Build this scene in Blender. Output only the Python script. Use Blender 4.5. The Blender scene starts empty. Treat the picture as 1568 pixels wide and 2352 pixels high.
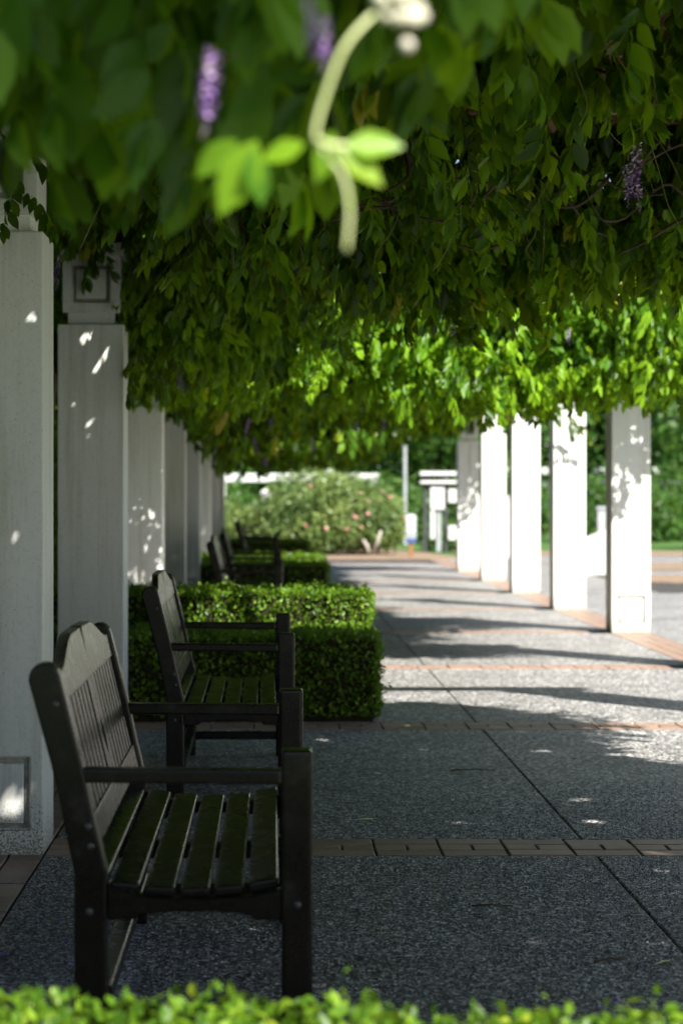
import bpy, bmesh, math, random
import numpy as np
from mathutils import Vector, Matrix, Quaternion

random.seed(7)
RNG = np.random.default_rng(11)
scene = bpy.context.scene
COL = scene.collection

# ------------------------------------------------------------------ camera, light, exposure
cam_data = bpy.data.cameras.new("camera")
cam = bpy.data.objects.new("camera", cam_data)
COL.objects.link(cam)
cam.location = (0.0, 0.0, 1.22)
cam.rotation_euler = (math.radians(90), 0, 0)
cam_data.sensor_fit = 'VERTICAL'
cam_data.sensor_height = 36.0
cam_data.lens = 75.0
cam_data.shift_x = 159.0 / 2352.0
cam_data.shift_y = -36.0 / 2352.0
cam_data.clip_start = 0.05
cam_data.clip_end = 1500
cam_data.dof.use_dof = True
cam_data.dof.focus_distance = 7.0
cam_data.dof.aperture_fstop = 3.6
scene.camera = cam

SUN_EL = math.radians(44)
SUN_AZ = math.atan2(0.6, -0.8)            # clockwise from +Y
SUN_DIR = Vector((0.6 * math.cos(SUN_EL), -0.8 * math.cos(SUN_EL), math.sin(SUN_EL)))

world = bpy.data.worlds.new("World")
scene.world = world
world.use_nodes = True
wn = world.node_tree
bg = wn.nodes["Background"]
sky = wn.nodes.new("ShaderNodeTexSky")
sky.sky_type = 'NISHITA'
sky.sun_disc = False
sky.sun_elevation = SUN_EL
sky.sun_rotation = SUN_AZ
wn.links.new(sky.outputs[0], bg.inputs[0])
bg.inputs[1].default_value = 0.05

sun_data = bpy.data.lights.new("sun", 'SUN')
sun_data.energy = 5.0
sun_data.angle = math.radians(0.53)
sun_data.color = (1.0, 0.96, 0.90)
sun = bpy.data.objects.new("sun", sun_data)
sun.rotation_euler = SUN_DIR.to_track_quat('Z', 'Y').to_euler()
sun.location = (6, -8, 12)
COL.objects.link(sun)

scene.view_settings.view_transform = 'Standard'
scene.view_settings.look = 'None'
scene.view_settings.gamma = 1.0
scene.view_settings.exposure = 1.62
scene.view_settings.use_curve_mapping = False
scene.cycles.use_denoising = True
scene.cycles.max_bounces = 8
scene.cycles.diffuse_bounces = 5
scene.cycles.glossy_bounces = 3
scene.cycles.transmission_bounces = 5
scene.cycles.transparent_max_bounces = 4
scene.cycles.sample_clamp_indirect = 6.0

# ------------------------------------------------------------------ materials
def new_mat(name):
    m = bpy.data.materials.new(name)
    m.use_nodes = True
    nt = m.node_tree
    return m, nt, nt.nodes["Principled BSDF"]

def N(nt, t, **kw):
    n = nt.nodes.new(t)
    for k, v in kw.items():
        setattr(n, k, v)
    return n

def ramp(nt, stops):
    r = N(nt, "ShaderNodeValToRGB")
    e = r.color_ramp.elements
    while len(e) > 1:
        e.remove(e[-1])
    e[0].position, e[0].color = stops[0][0], (*stops[0][1], 1)
    for p, c in stops[1:]:
        x = e.new(p)
        x.color = (*c, 1)
    return r

def noise(nt, vec, scale, detail=4, rough=.6):
    n = N(nt, "ShaderNodeTexNoise")
    n.inputs["Scale"].default_value = scale
    n.inputs["Detail"].default_value = detail
    n.inputs["Roughness"].default_value = rough
    nt.links.new(vec, n.inputs["Vector"])
    return n

def bump(nt, height, strength, dist, bsdf):
    b = N(nt, "ShaderNodeBump")
    b.inputs["Strength"].default_value = strength
    b.inputs["Distance"].default_value = dist
    nt.links.new(height, b.inputs["Height"])
    nt.links.new(b.outputs[0], bsdf.inputs["Normal"])
    return b

def mat_noisy(name, c0, c1, scale, rough=.6, bump_s=.2, bump_d=.002, spec=.5, stretch=(1, 1, 1), pos='Position'):
    m, nt, b = new_mat(name)
    if pos == 'Position':
        src = N(nt, "ShaderNodeNewGeometry").outputs["Position"]
    else:
        src = N(nt, "ShaderNodeTexCoord").outputs["Object"]
    mp = N(nt, "ShaderNodeMapping")
    mp.inputs["Scale"].default_value = stretch
    nt.links.new(src, mp.inputs[0])
    n = noise(nt, mp.outputs[0], scale)
    r = ramp(nt, [(.3, c0), (.7, c1)])
    nt.links.new(n.outputs[0], r.inputs[0])
    nt.links.new(r.outputs[0], b.inputs["Base Color"])
    b.inputs["Roughness"].default_value = rough
    b.inputs["Specular IOR Level"].default_value = spec
    if bump_s:
        bump(nt, n.outputs[0], bump_s, bump_d, b)
    return m

def leaf_mat(name, dark, mid, light, trans, tfac=.4, rough=.5, spec=.3):
    m, nt, b = new_mat(name)
    at = N(nt, "ShaderNodeAttribute")
    at.attribute_name = "tint"
    r = ramp(nt, [(0.0, dark), (.55, mid), (.94, light), (1.0, (.34, .27, .03))])
    nt.links.new(at.outputs["Fac"], r.inputs[0])
    nt.links.new(r.outputs[0], b.inputs["Base Color"])
    b.inputs["Roughness"].default_value = rough
    b.inputs["Specular IOR Level"].default_value = spec
    t = N(nt, "ShaderNodeBsdfTranslucent")
    r2 = ramp(nt, [(0.0, tuple(.35 * v for v in trans)), (1.0, trans)])
    nt.links.new(at.outputs["Fac"], r2.inputs[0])
    nt.links.new(r2.outputs[0], t.inputs["Color"])
    mx = N(nt, "ShaderNodeMixShader")
    mx.inputs[0].default_value = tfac
    nt.links.new(b.outputs[0], mx.inputs[1])
    nt.links.new(t.outputs[0], mx.inputs[2])
    nt.links.new(mx.outputs[0], nt.nodes["Material Output"].inputs[0])
    return m

M = {}
M['wisteria'] = leaf_mat("wisteria_leaf", (.013, .042, .003), (.055, .15, .008), (.19, .35, .014), (.40, .62, .018), .45, .4, .25)
M['box'] = leaf_mat("box_leaf", (.022, .060, .006), (.075, .16, .010), (.19, .31, .022), (.34, .52, .03), .32, .42, .25)
M['tree'] = leaf_mat("tree_leaf", (.028, .075, .016), (.055, .125, .024), (.10, .19, .03), (.18, .34, .04), .35, .45)
M['rose'] = leaf_mat("rose_leaf", (.045, .09, .025), (.13, .20, .055), (.25, .31, .10), (.30, .40, .08), .30, .4)
M['stem'] = mat_noisy("vine_stem", (.10, .11, .02), (.17, .18, .04), 40, .6, .2)
M['bark'] = mat_noisy("bark", (.045, .032, .022), (.11, .085, .06), 18, .85, .8, .01, .2, (1, 1, .25))
M['stalk'] = mat_noisy("pale_stalk", (.34, .40, .13), (.50, .54, .26), 60, .5, .1)
M['twig'] = mat_noisy("hedge_twigs", (.012, .014, .006), (.03, .026, .012), 30, .9, .5, .01, .1)

m, nt, b = new_mat("wisteria_petal")
at = N(nt, "ShaderNodeAttribute"); at.attribute_name = "tint"
r = ramp(nt, [(0, (.12, .035, .26)), (.5, (.30, .15, .46)), (1, (.66, .52, .66))])
nt.links.new(at.outputs["Fac"], r.inputs[0]); nt.links.new(r.outputs[0], b.inputs["Base Color"])
b.inputs["Roughness"].default_value = .5
M['petal'] = m
M['rose_petal'] = mat_noisy("rose_petal", (.50, .16, .17), (.66, .36, .36), 12, .5, 0)

# painted masonry of the pillars: slightly stained off-white
m, nt, b = new_mat("pillar_paint")
geo = N(nt, "ShaderNodeNewGeometry")
mp = N(nt, "ShaderNodeMapping"); mp.inputs["Scale"].default_value = (9, 9, .55)
nt.links.new(geo.outputs["Position"], mp.inputs[0])
st = noise(nt, mp.outputs[0], 1.6, 5, .65)
fine = noise(nt, geo.outputs["Position"], 55, 4, .6)
spk = noise(nt, geo.outputs["Position"], 130, 2, .5)
r1 = ramp(nt, [(.28, (.52, .505, .44)), (.50, (.69, .695, .665)), (.75, (.72, .725, .705))])
nt.links.new(st.outputs[0], r1.inputs[0])
r2 = ramp(nt, [(.25, (.86, .84, .80)), (.5, (1, 1, 1))])
nt.links.new(fine.outputs[0], r2.inputs[0])
mul = N(nt, "ShaderNodeMix", data_type='RGBA', blend_type='MULTIPLY'); mul.inputs[0].default_value = .8
nt.links.new(r1.outputs[0], mul.inputs[6]); nt.links.new(r2.outputs[0], mul.inputs[7])
# splash dirt speckles close to the ground, with their own ragged shape
sep = N(nt, "ShaderNodeSeparateXYZ"); nt.links.new(geo.outputs["Position"], sep.inputs[0])
mr = N(nt, "ShaderNodeMapRange"); mr.inputs[1].default_value = .0; mr.inputs[2].default_value = .22
mr.inputs[3].default_value = .30; mr.inputs[4].default_value = -.02
nt.links.new(sep.outputs[2], mr.inputs[0])
ad = N(nt, "ShaderNodeMath", operation='ADD'); nt.links.new(spk.outputs[0], ad.inputs[0]); nt.links.new(mr.outputs[0], ad.inputs[1])
r3 = ramp(nt, [(.62, (1, 1, 1)), (.82, (.34, .33, .27))])
nt.links.new(ad.outputs[0], r3.inputs[0])
mul2 = N(nt, "ShaderNodeMix", data_type='RGBA', blend_type='MULTIPLY'); mul2.inputs[0].default_value = 1
# thin brownish drip lines
mpd = N(nt, "ShaderNodeMapping"); mpd.inputs["Scale"].default_value = (24, 24, .4)
nt.links.new(geo.outputs["Position"], mpd.inputs[0])
dr = noise(nt, mpd.outputs[0], 1.0, 3, .55)
rdp = ramp(nt, [(.66, (1, 1, 1)), (.72, (.80, .72, .60)), (.78, (.70, .60, .46))])
nt.links.new(dr.outputs[0], rdp.inputs[0])
mul3 = N(nt, "ShaderNodeMix", data_type='RGBA', blend_type='MULTIPLY'); mul3.inputs[0].default_value = .8
nt.links.new(mul.outputs[2], mul3.inputs[6]); nt.links.new(rdp.outputs[0], mul3.inputs[7])
nt.links.new(mul3.outputs[2], mul2.inputs[6]); nt.links.new(r3.outputs[0], mul2.inputs[7])
nt.links.new(mul2.outputs[2], b.inputs["Base Color"])
b.inputs["Roughness"].default_value = .55
bump(nt, fine.outputs[0], .25, .0015, b)
M['pillar'] = m
M['groove'] = mat_noisy("recess_shade_paint", (.20, .19, .16), (.42, .40, .35), 40, .8, .2)  # shade inside the pillar recesses, painted in as a darker tone
M['white'] = mat_noisy("white_paint", (.46, .46, .45), (.56, .56, .55), 4, .5, 0)
M['grey'] = mat_noisy("grey_paint_and_shade", (.22, .24, .25), (.32, .34, .35), 4, .5, 0)
M['darkgrey'] = mat_noisy("dark_metal_and_shade", (.03, .033, .036), (.05, .052, .055), 4, .5, 0)
M['blue'] = mat_noisy("blue_paint", (.03, .06, .20), (.05, .09, .26), 6, .5, 0)
M['post_wood'] = mat_noisy("post_wood", (.16, .075, .03), (.27, .13, .06), 10, .7, .3, .004, .3, (6, 6, 1))

# bench paint: nearly black stained timber with a worn satin sheen
m, nt, b = new_mat("bench_timber")
tc = N(nt, "ShaderNodeTexCoord")
mp = N(nt, "ShaderNodeMapping"); mp.inputs["Scale"].default_value = (26, 2.2, 26)
nt.links.new(tc.outputs["Object"], mp.inputs[0])
g = noise(nt, mp.outputs[0], 3.0, 6, .65)
w = noise(nt, tc.outputs["Object"], 14, 5, .7)
r1 = ramp(nt, [(.3, (.004, .0034, .0028)), (.7, (.011, .009, .0066))])
nt.links.new(g.outputs[0], r1.inputs[0])
r2 = ramp(nt, [(.56, (0, 0, 0)), (.75, (.03, .028, .024))])
nt.links.new(w.outputs[0], r2.inputs[0])
addc = N(nt, "ShaderNodeMix", data_type='RGBA', blend_type='ADD'); addc.inputs[0].default_value = .6
nt.links.new(r1.outputs[0], addc.inputs[6]); nt.links.new(r2.outputs[0], addc.inputs[7])
nt.links.new(addc.outputs[2], b.inputs["Base Color"])
rr = N(nt, "ShaderNodeMapRange"); rr.inputs[3].default_value = .20; rr.inputs[4].default_value = .36
nt.links.new(w.outputs[0], rr.inputs[0]); nt.links.new(rr.outputs[0], b.inputs["Roughness"])
b.inputs["Specular IOR Level"].default_value = .22
bump(nt, g.outputs[0], .25, .0012, b)
M['bench'] = m
M['bolt'] = mat_noisy("bolt_head", (.02, .02, .02), (.05, .05, .05), 60, .4, 0)

# exposed aggregate
m, nt, b = new_mat("exposed_aggregate")
geo = N(nt, "ShaderNodeNewGeometry")
vo = N(nt, "ShaderNodeTexVoronoi"); vo.inputs["Scale"].default_value = 84
nt.links.new(geo.outputs["Position"], vo.inputs["Vector"])
sepc = N(nt, "ShaderNodeSeparateColor"); nt.links.new(vo.outputs["Color"], sepc.inputs[0])
rp = ramp(nt, [(.05, (.02, .021, .023)), (.32, (.105, .106, .108)), (.6, (.25, .248, .242)), (.80, (.46, .44, .41)), (1, (.85, .84, .82))])
nt.links.new(sepc.outputs[0], rp.inputs[0])
rd = ramp(nt, [(.42, (1, 1, 1)), (.85, (.40, .39, .37))])
nt.links.new(vo.outputs["Distance"], rd.inputs[0])
mm = N(nt, "ShaderNodeMix", data_type='RGBA', blend_type='MULTIPLY'); mm.inputs[0].default_value = 1
nt.links.new(rp.outputs[0], mm.inputs[6]); nt.links.new(rd.outputs[0], mm.inputs[7])
big = noise(nt, geo.outputs["Position"], 1.3, 5, .6)
rb = ramp(nt, [(.3, (.72, .71, .69)), (.7, (1.14, 1.14, 1.14))])
nt.links.new(big.outputs[0], rb.inputs[0])
mm2 = N(nt, "ShaderNodeMix", data_type='RGBA', blend_type='MULTIPLY'); mm2.inputs[0].default_value = 1
nt.links.new(mm.outputs[2], mm2.inputs[6]); nt.links.new(rb.outputs[0], mm2.inputs[7])
nt.links.new(mm2.outputs[2], b.inputs["Base Color"])
b.inputs["Roughness"].default_value = .55
inv = N(nt, "ShaderNodeMath", operation='SUBTRACT'); inv.inputs[0].default_value = 1
nt.links.new(vo.outputs["Distance"], inv.inputs[1])
bump(nt, inv.outputs[0], .18, .003, b)
M['aggregate'] = m
M['joint'] = mat_noisy("joint_filler", (.02, .018, .016), (.05, .045, .04), 40, .9, 0)

m, nt, b = new_mat("pebble")
at = N(nt, "ShaderNodeAttribute"); at.attribute_name = "tint"
rp = ramp(nt, [(0, (.03, .031, .034)), (.35, (.10, .101, .104)), (.62, (.22, .22, .215)), (.80, (.36, .33, .28)), (1, (.72, .71, .69))])
nt.links.new(at.outputs["Fac"], rp.inputs[0]); nt.links.new(rp.outputs[0], b.inputs["Base Color"])
b.inputs["Roughness"].default_value = .45
M['pebble'] = m

# bricks: colour varies by object
m, nt, b = new_mat("paving_brick")
oi = N(nt, "ShaderNodeObjectInfo")
geo = N(nt, "ShaderNodeNewGeometry")
n1 = noise(nt, geo.outputs["Position"], 60, 5, .65)
n2 = noise(nt, geo.outputs["Position"], 7, 3, .6)
r1 = ramp(nt, [(.25, (.140, .092, .066)), (.75, (.295, .198, .142))])
mix = N(nt, "ShaderNodeMath", operation='MULTIPLY_ADD'); mix.inputs[1].default_value = .35
nt.links.new(oi.outputs["Random"], mix.inputs[0]); nt.links.new(n2.outputs[0], mix.inputs[2])
nt.links.new(mix.outputs[0], r1.inputs[0])
r2 = ramp(nt, [(.3, (.75, .75, .75)), (.7, (1.1, 1.1, 1.1))]); nt.links.new(n1.outputs[0], r2.inputs[0])
mm = N(nt, "ShaderNodeMix", data_type='RGBA', blend_type='MULTIPLY'); mm.inputs[0].default_value = 1
nt.links.new(r1.outputs[0], mm.inputs[6]); nt.links.new(r2.outputs[0], mm.inputs[7])
nt.links.new(mm.outputs[2], b.inputs["Base Color"]); b.inputs["Roughness"].default_value = .5
bump(nt, n1.outputs[0], .3, .002, b)
M['brick'] = m
M['rafter'] = mat_noisy("rafter_timber", (.11, .05, .032), (.21, .10, .065), 8, .65, .3, .003, .4, (1, 10, 10))
M['mulch'] = mat_noisy("bark_mulch", (.11, .075, .05), (.30, .22, .15), 9, .9, .8, .03, .2)
M['lawn'] = mat_noisy("lawn_grass", (.035, .085, .018), (.075, .15, .03), 3, .7, .5, .03, .3)

# ------------------------------------------------------------------ mesh helpers
def link_obj(name, data, parent=None, loc=None):
    o = bpy.data.objects.new(name, data)
    COL.objects.link(o)
    if parent is not None:
        o.parent = parent
    if loc is not None:
        o.location = loc
    return o

def tag(o, label=None, cat=None, group=None, kind=None):
    if label: o['label'] = label
    if cat: o['category'] = cat
    if group: o['group'] = group
    if kind: o['kind'] = kind
    return o

def thing(name, label, cat, loc=(0, 0, 0), group=None):
    return tag(link_obj(name, None, None, loc), label, cat, group)

def bm_box(bm, x0, x1, y0, y1, z0, z1):
    vs = [bm.verts.new((x, y, z)) for z in (z0, z1) for y in (y0, y1) for x in (x0, x1)]
    for f in ((0, 2, 3, 1), (4, 5, 7, 6), (0, 1, 5, 4), (2, 6, 7, 3), (0, 4, 6, 2), (1, 3, 7, 5)):
        bm.faces.new([vs[i] for i in f])

def bm_prism(bm, pts, a0, a1, axis='y'):
    """extrude a 2D outline; axis y: pts are (x,z); axis x: pts are (y,z)"""
    def P(p, a):
        return (p[0], a, p[1]) if axis == 'y' else (a, p[0], p[1])
    A = [bm.verts.new(P(p, a0)) for p in pts]
    B = [bm.verts.new(P(p, a1)) for p in pts]
    n = len(pts)
    bm.faces.new(A); bm.faces.new(B[::-1])
    for i in range(n):
        j = (i + 1) % n
        bm.faces.new((A[i], B[i], B[j], A[j]))

def bm_tube(bm, pts, radii, seg=7, cap=True):
    rings = []
    prev = None
    for i, p in enumerate(pts):
        p = Vector(p)
        d = (Vector(pts[min(i + 1, len(pts) - 1)]) - Vector(pts[max(i - 1, 0)])).normalized()
        if prev is None:
            u = d.orthogonal().normalized()
        else:
            u = (prev - d * prev.dot(d)).normalized()
        prev = u
        v = d.cross(u)
        r = radii[i] if hasattr(radii, '__len__') else radii
        rings.append([bm.verts.new(p + (u * math.cos(t) + v * math.sin(t)) * r) for t in [2 * math.pi * k / seg for k in range(seg)]])
    for a, b_ in zip(rings, rings[1:]):
        for k in range(seg):
            bm.faces.new((a[k], a[(k + 1) % seg], b_[(k + 1) % seg], b_[k]))
    if cap:
        bm.faces.new(rings[0][::-1]); bm.faces.new(rings[-1])

def bm_lathe(bm, prof, seg=16, centre=(0, 0)):
    rings = [[bm.verts.new((centre[0] + r * math.cos(2 * math.pi * k / seg), centre[1] + r * math.sin(2 * math.pi * k / seg), z)) for k in range(seg)] for r, z in prof]
    for a, b_ in zip(rings, rings[1:]):
        for k in range(seg):
            bm.faces.new((a[k], a[(k + 1) % seg], b_[(k + 1) % seg], b_[k]))
    bm.faces.new(rings[0][::-1]); bm.faces.new(rings[-1])

def finish(bm, name, mat, bev=0.0, seg=2, smooth=False, angle=28):
    bmesh.ops.recalc_face_normals(bm, faces=bm.faces)
    if bev > 0:
        es = [e for e in bm.edges if len(e.link_faces) == 2 and e.calc_face_angle(0) > math.radians(angle)]
        bmesh.ops.bevel(bm, geom=es, offset=bev, segments=seg, affect='EDGES', clamp_overlap=True, profile=.6)
    me = bpy.data.meshes.new(name)
    bm.to_mesh(me); bm.free()
    if smooth:
        me.polygons.foreach_set("use_smooth", [True] * len(me.polygons))
    for mm in (mat if isinstance(mat, (list, tuple)) else [mat]):
        me.materials.append(mm)
    return me

def box_part(name, mat, dims, parent, bev=.004, seg=2):
    bm = bmesh.new(); bm_box(bm, *dims)
    return link_obj(name, finish(bm, name, mat, bev, seg), parent)

def copy_tree(o, parent=None):
    c = o.copy(); COL.objects.link(c)
    if parent is not None:
        c.parent = parent
        c.matrix_parent_inverse = o.matrix_parent_inverse.copy()
    for ch in o.children:
        copy_tree(ch, c)
    return c

def mesh_quads(name, V, Q, mat, tint=None, smooth=False):
    me = bpy.data.meshes.new(name)
    nv, nq = len(V), len(Q)
    me.vertices.add(nv); me.vertices.foreach_set("co", np.ascontiguousarray(V, dtype=np.float32).ravel())
    me.loops.add(nq * 4); me.loops.foreach_set("vertex_index", np.ascontiguousarray(Q, dtype=np.int32).ravel())
    me.polygons.add(nq)
    me.polygons.foreach_set("loop_start", np.arange(0, nq * 4, 4, dtype=np.int32))
    if smooth:
        me.polygons.foreach_set("use_smooth", np.ones(nq, dtype=bool))
    if tint is not None:
        a = me.attributes.new("tint", 'FLOAT', 'POINT')
        a.data.foreach_set("value", np.ascontiguousarray(tint, dtype=np.float32))
    for mm in (mat if isinstance(mat, (list, tuple)) else [mat]):
        me.materials.append(mm)
    me.update(calc_edges=True)
    return me

# ------------------------------------------------------------------ leaves
# templates: u along the leaf, v across (-.5 .. .5), w off the blade
LEAF_A = (np.array([(0, 0, 0), (.14, .26, .03), (.40, .5, .06), (.70, .36, .03), (1, 0, -.10), (.40, 0, 0), (.14, -.26, .03), (.40, -.5, .06), (.70, -.36, .03)]),
          np.array([(0, 1, 2, 5), (5, 2, 3, 4), (0, 5, 7, 6), (5, 4, 8, 7)]))
LEAF_B = (np.array([(0, 0, 0), (.28, .46, .05), (.66, .40, .04), (1, 0, -.06), (.66, -.40, .04), (.28, -.46, .05)]),
          np.array([(0, 1, 2, 3), (0, 3, 4, 5)]))
LEAF_C = (np.array([(0, 0, 0), (.42, .5, .03), (1, 0, -.04), (.42, -.5, .03)]), np.array([(0, 1, 2, 3)]))

def unit(a):
    return a / np.maximum(np.linalg.norm(a, axis=-1, keepdims=True), 1e-9)

def leaves_at(P, D, Nn, L, W, T, tmpl):
    """many single leaves: base P, direction D, normal hint Nn, length L, width W, tint T"""
    tv, tq = tmpl
    D = unit(D); S = unit(np.cross(Nn, D)); U = np.cross(D, S)
    n, k = len(P), len(tv)
    V = (P[:, None, :] + tv[None, :, 0:1] * (D * L[:, None])[:, None, :] + tv[None, :, 1:2] * (S * W[:, None])[:, None, :]
         + tv[None, :, 2:3] * (U * L[:, None])[:, None, :]).reshape(-1, 3)
    Q = (tq[None] + (np.arange(n) * k)[:, None, None]).reshape(-1, 4)
    return V, Q, np.repeat(T, k)

def merge(parts):
    Vs, Qs, Ts, off = [], [], [], 0
    for v, q, t in parts:
        Vs.append(v); Qs.append(q + off); Ts.append(t); off += len(v)
    return np.concatenate(Vs), np.concatenate(Qs), np.concatenate(Ts)

def compound(rng, pairs, tmpl, L=.28, ll=.078, lw=.040):
    """a pinnate wisteria leaf: arching rachis, paired drooping leaflets, a terminal one"""
    def r(t):
        return np.array([L * (t - .18 * t * t), 0, L * (.08 * t - .52 * t * t)])
    P, D, Nn, Ls, Ws, T = [], [], [], [], [], []
    base_t = rng.uniform(.08, .62)
    for i in range(pairs):
        t = .22 + .74 * i / max(pairs - 1, 1)
        for s in (-1, 1):
            P.append(r(t) + rng.normal(0, .004, 3))
            d = np.array([.30 + rng.normal(0, .15), s * (.42 + rng.normal(0, .15)), -1.0 - .3 * t + rng.normal(0, .2)])
            D.append(d)
            Nn.append(np.array([.45, s * .45, .75]) + rng.normal(0, .25, 3))
            f = (.72 + .5 * math.sin(math.pi * (.2 + .6 * i / pairs))) * rng.uniform(.88, 1.1)
            Ls.append(ll * f); Ws.append(lw * f * rng.uniform(.9, 1.15)); T.append(base_t + rng.normal(0, .12))
    P.append(r(1.0)); D.append(np.array([.5, rng.normal(0, .2), -.95])); Nn.append(np.array([.8, 0, .5])); Ls.append(ll * 1.1); Ws.append(lw * 1.1); T.append(base_t + .1)
    V, Q, TT = leaves_at(np.array(P), np.array(D), np.array(Nn), np.array(Ls), np.array(Ws), np.clip(np.array(T), 0, 1), tmpl)
    # rachis: a thin folded ribbon
    ts = np.linspace(0, 1, 4)
    C = np.array([r(t) for t in ts]); w = .0018
    RV = np.concatenate([C + (0, w, 0), C + (0, -w, 0)]); 
    RQ = np.array([(i, i + 1, i + 5, i + 4) for i in range(3)])
    return merge([(V, Q, TT), (RV, RQ, np.full(8, .95))])

rp_ = np.random.default_rng(5)
PROTO_F = [compound(rp_, 5, LEAF_A) for _ in range(6)]
PROTO_A = [compound(rp_, 5, LEAF_A, .27, .074, .034) for _ in range(8)]
PROTO_B = [compound(rp_, 5, LEAF_B, .27, .070, .031) for _ in range(8)]
PROTO_C = [compound(rp_, 4, LEAF_C, .27, .10, .046) for _ in range(5)]

def place(protos, P, yaw, tilt, roll, sc, dt, rng):
    """instances of the prototypes as plain geometry"""
    out = []
    which = rng.integers(0, len(protos), len(P))
    for k, (v, q, t) in enumerate(protos):
        I = np.nonzero(which == k)[0]
        if not len(I):
            continue
        cy, sy = np.cos(yaw[I]), np.sin(yaw[I]); ct, st_ = np.cos(tilt[I]), np.sin(tilt[I]); cr, sr = np.cos(roll[I]), np.sin(roll[I])
        R = np.zeros((len(I), 3, 3))
        Rz = np.zeros_like(R); Rz[:, 0, 0] = cy; Rz[:, 0, 1] = -sy; Rz[:, 1, 0] = sy; Rz[:, 1, 1] = cy; Rz[:, 2, 2] = 1
        Ry = np.zeros_like(R); Ry[:, 0, 0] = ct; Ry[:, 0, 2] = st_; Ry[:, 1, 1] = 1; Ry[:, 2, 0] = -st_; Ry[:, 2, 2] = ct
        Rx = np.zeros_like(R); Rx[:, 0, 0] = 1; Rx[:, 1, 1] = cr; Rx[:, 1, 2] = -sr; Rx[:, 2, 1] = sr; Rx[:, 2, 2] = cr
        R = Rz @ Ry @ Rx
        V = np.einsum('nij,kj->nki', R, v) * sc[I][:, None, None] + P[I][:, None, :]
        Q = (q[None] + (np.arange(len(I)) * len(v))[:, None, None]).reshape(-1, 4)
        T = np.clip(t[None] + dt[I][:, None], 0, .94)
        T[rng.random(len(I)) < .012] = 1.0
        T = T.ravel()
        out.append((V.reshape(-1, 3), Q, T))
    return merge(out)

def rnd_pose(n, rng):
    return rng.uniform(0, 2 * math.pi, n), rng.normal(.25, .35, n), rng.normal(0, .35, n), rng.uniform(.58, 1.25, n), rng.normal(-.12, .25, n)  # low mean tint paints the canopy's shade into the near leaves

def wobble(x, z, s=1.0, seed=0):
    a = np.sin(x * 2.1 * s + 1.3 + seed) * np.cos(z * 1.7 * s + .4 + seed * 2) + .6 * np.sin(x * 4.7 * s - z * 3.1 * s + seed) + .4 * np.cos(x * 9.3 * s + z * 7.7 * s + 2.0 + seed)
    return a / 2.0

# ------------------------------------------------------------------ the ground
def sheet(name, pts, z, mat, kind='structure'):
    bm = bmesh.new()
    bm.faces.new([bm.verts.new((x, y, z)) for x, y in pts])
    return tag(link_obj(name, finish(bm, name, mat)), kind=kind)

sheet("lawn", [(-400, -300), (400, -300), (400, 900), (-400, 900)], -.030, M['lawn'])
PAVE_X0, PAVE_X1 = -.776, 3.02            # between the inner faces of the two pillar rows
BAY, P0 = 3.92, 7.24
PW = .345
pave = sheet("pavement", [(-1.6, -12), (5.2, -12), (5.2, 15), (16, 17), (16, 28.2), (5.2, 30.5), (4.6, 41.4), (-1.6, 41.4)], -.012, M['joint'])  # kept narrow out of view; unseen lawn there cuts bounced light

# exposed-aggregate slabs: two per bay, a saw joint down the middle, brick bands between bays
BAND = .345
def slab(x0, x1, y0, y1):
    bm = bmesh.new(); g = .0032
    bm_box(bm, x0 + g, x1 - g, y0 + g, y1 - g, -.06, 0)
    return link_obj("paving_slab", finish(bm, "paving_slab", M['aggregate'], .004, 1), pave)
ks = list(range(-4, 9))
for k in ks:
    a = P0 + BAND + (k - 1) * BAY; bb = P0 + k * BAY
    bb = min(bb, 41.4)
    if bb - a < .3: continue
    slab(PAVE_X0, 1.10, a, bb); slab(1.10, PAVE_X1, a, bb)
    if a < 27:
        slab(3.37, 5.2, a - BAND, bb)
        if a > 15: slab(5.2, 10.5, a - BAND, bb); slab(10.5, 16, a - BAND, bb)
bm = bmesh.new(); bm_box(bm, 3.375, 4.9, 27.2, 41.4, -.06, -.0005)
link_obj("paving_slab", finish(bm, "paving_slab", M['aggregate'], .004, 1), pave)

# brick bands and borders
def brick_mesh(lx, ly):
    bm = bmesh.new(); bm_box(bm, -lx / 2, lx / 2, -ly / 2, ly / 2, -.06, .002)
    return finish(bm, "brick", M['brick'], .004, 1)
g = .006
BF = brick_mesh(.226 - g, .113 - g); BH = brick_mesh(.113 - g, .113 - g); BL = brick_mesh(.115 - g, .230 - g)
def brick(me, x, y, parent):
    return link_obj("brick", me, parent, (x + 0, y, random.uniform(-.0025, .0015)))
bulk = bmesh.new()
def bulk_brick(x, y, lx, ly):
    dz = random.uniform(-.002, .001)
    bm_box(bulk, x - lx / 2, x + lx / 2, y - ly / 2, y + ly / 2, -.06, .002 + dz)
for k in range(-1, 9):
    y0 = P0 + k * BAY + .003
    x = PAVE_X0 + .113
    while x < PAVE_X1 - .05:
        rows = (y0 + .057, y0 + .172, y0 + .287)
        lx = .226 if x + .113 <= PAVE_X1 + .02 else None
        if lx:
            if 0 <= k <= 2 and (x > -.3 or k == 0):
                brick(BF, x, rows[0], pave); brick(BH, x - .0565, rows[1], pave); brick(BH, x + .0565, rows[1], pave); brick(BF, x, rows[2], pave)
            else:
                bulk_brick(x, rows[0], .22, .107); bulk_brick(x - .0565, rows[1], .107, .107); bulk_brick(x + .0565, rows[1], .107, .107); bulk_brick(x, rows[2], .22, .107)
        x += .226
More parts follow.
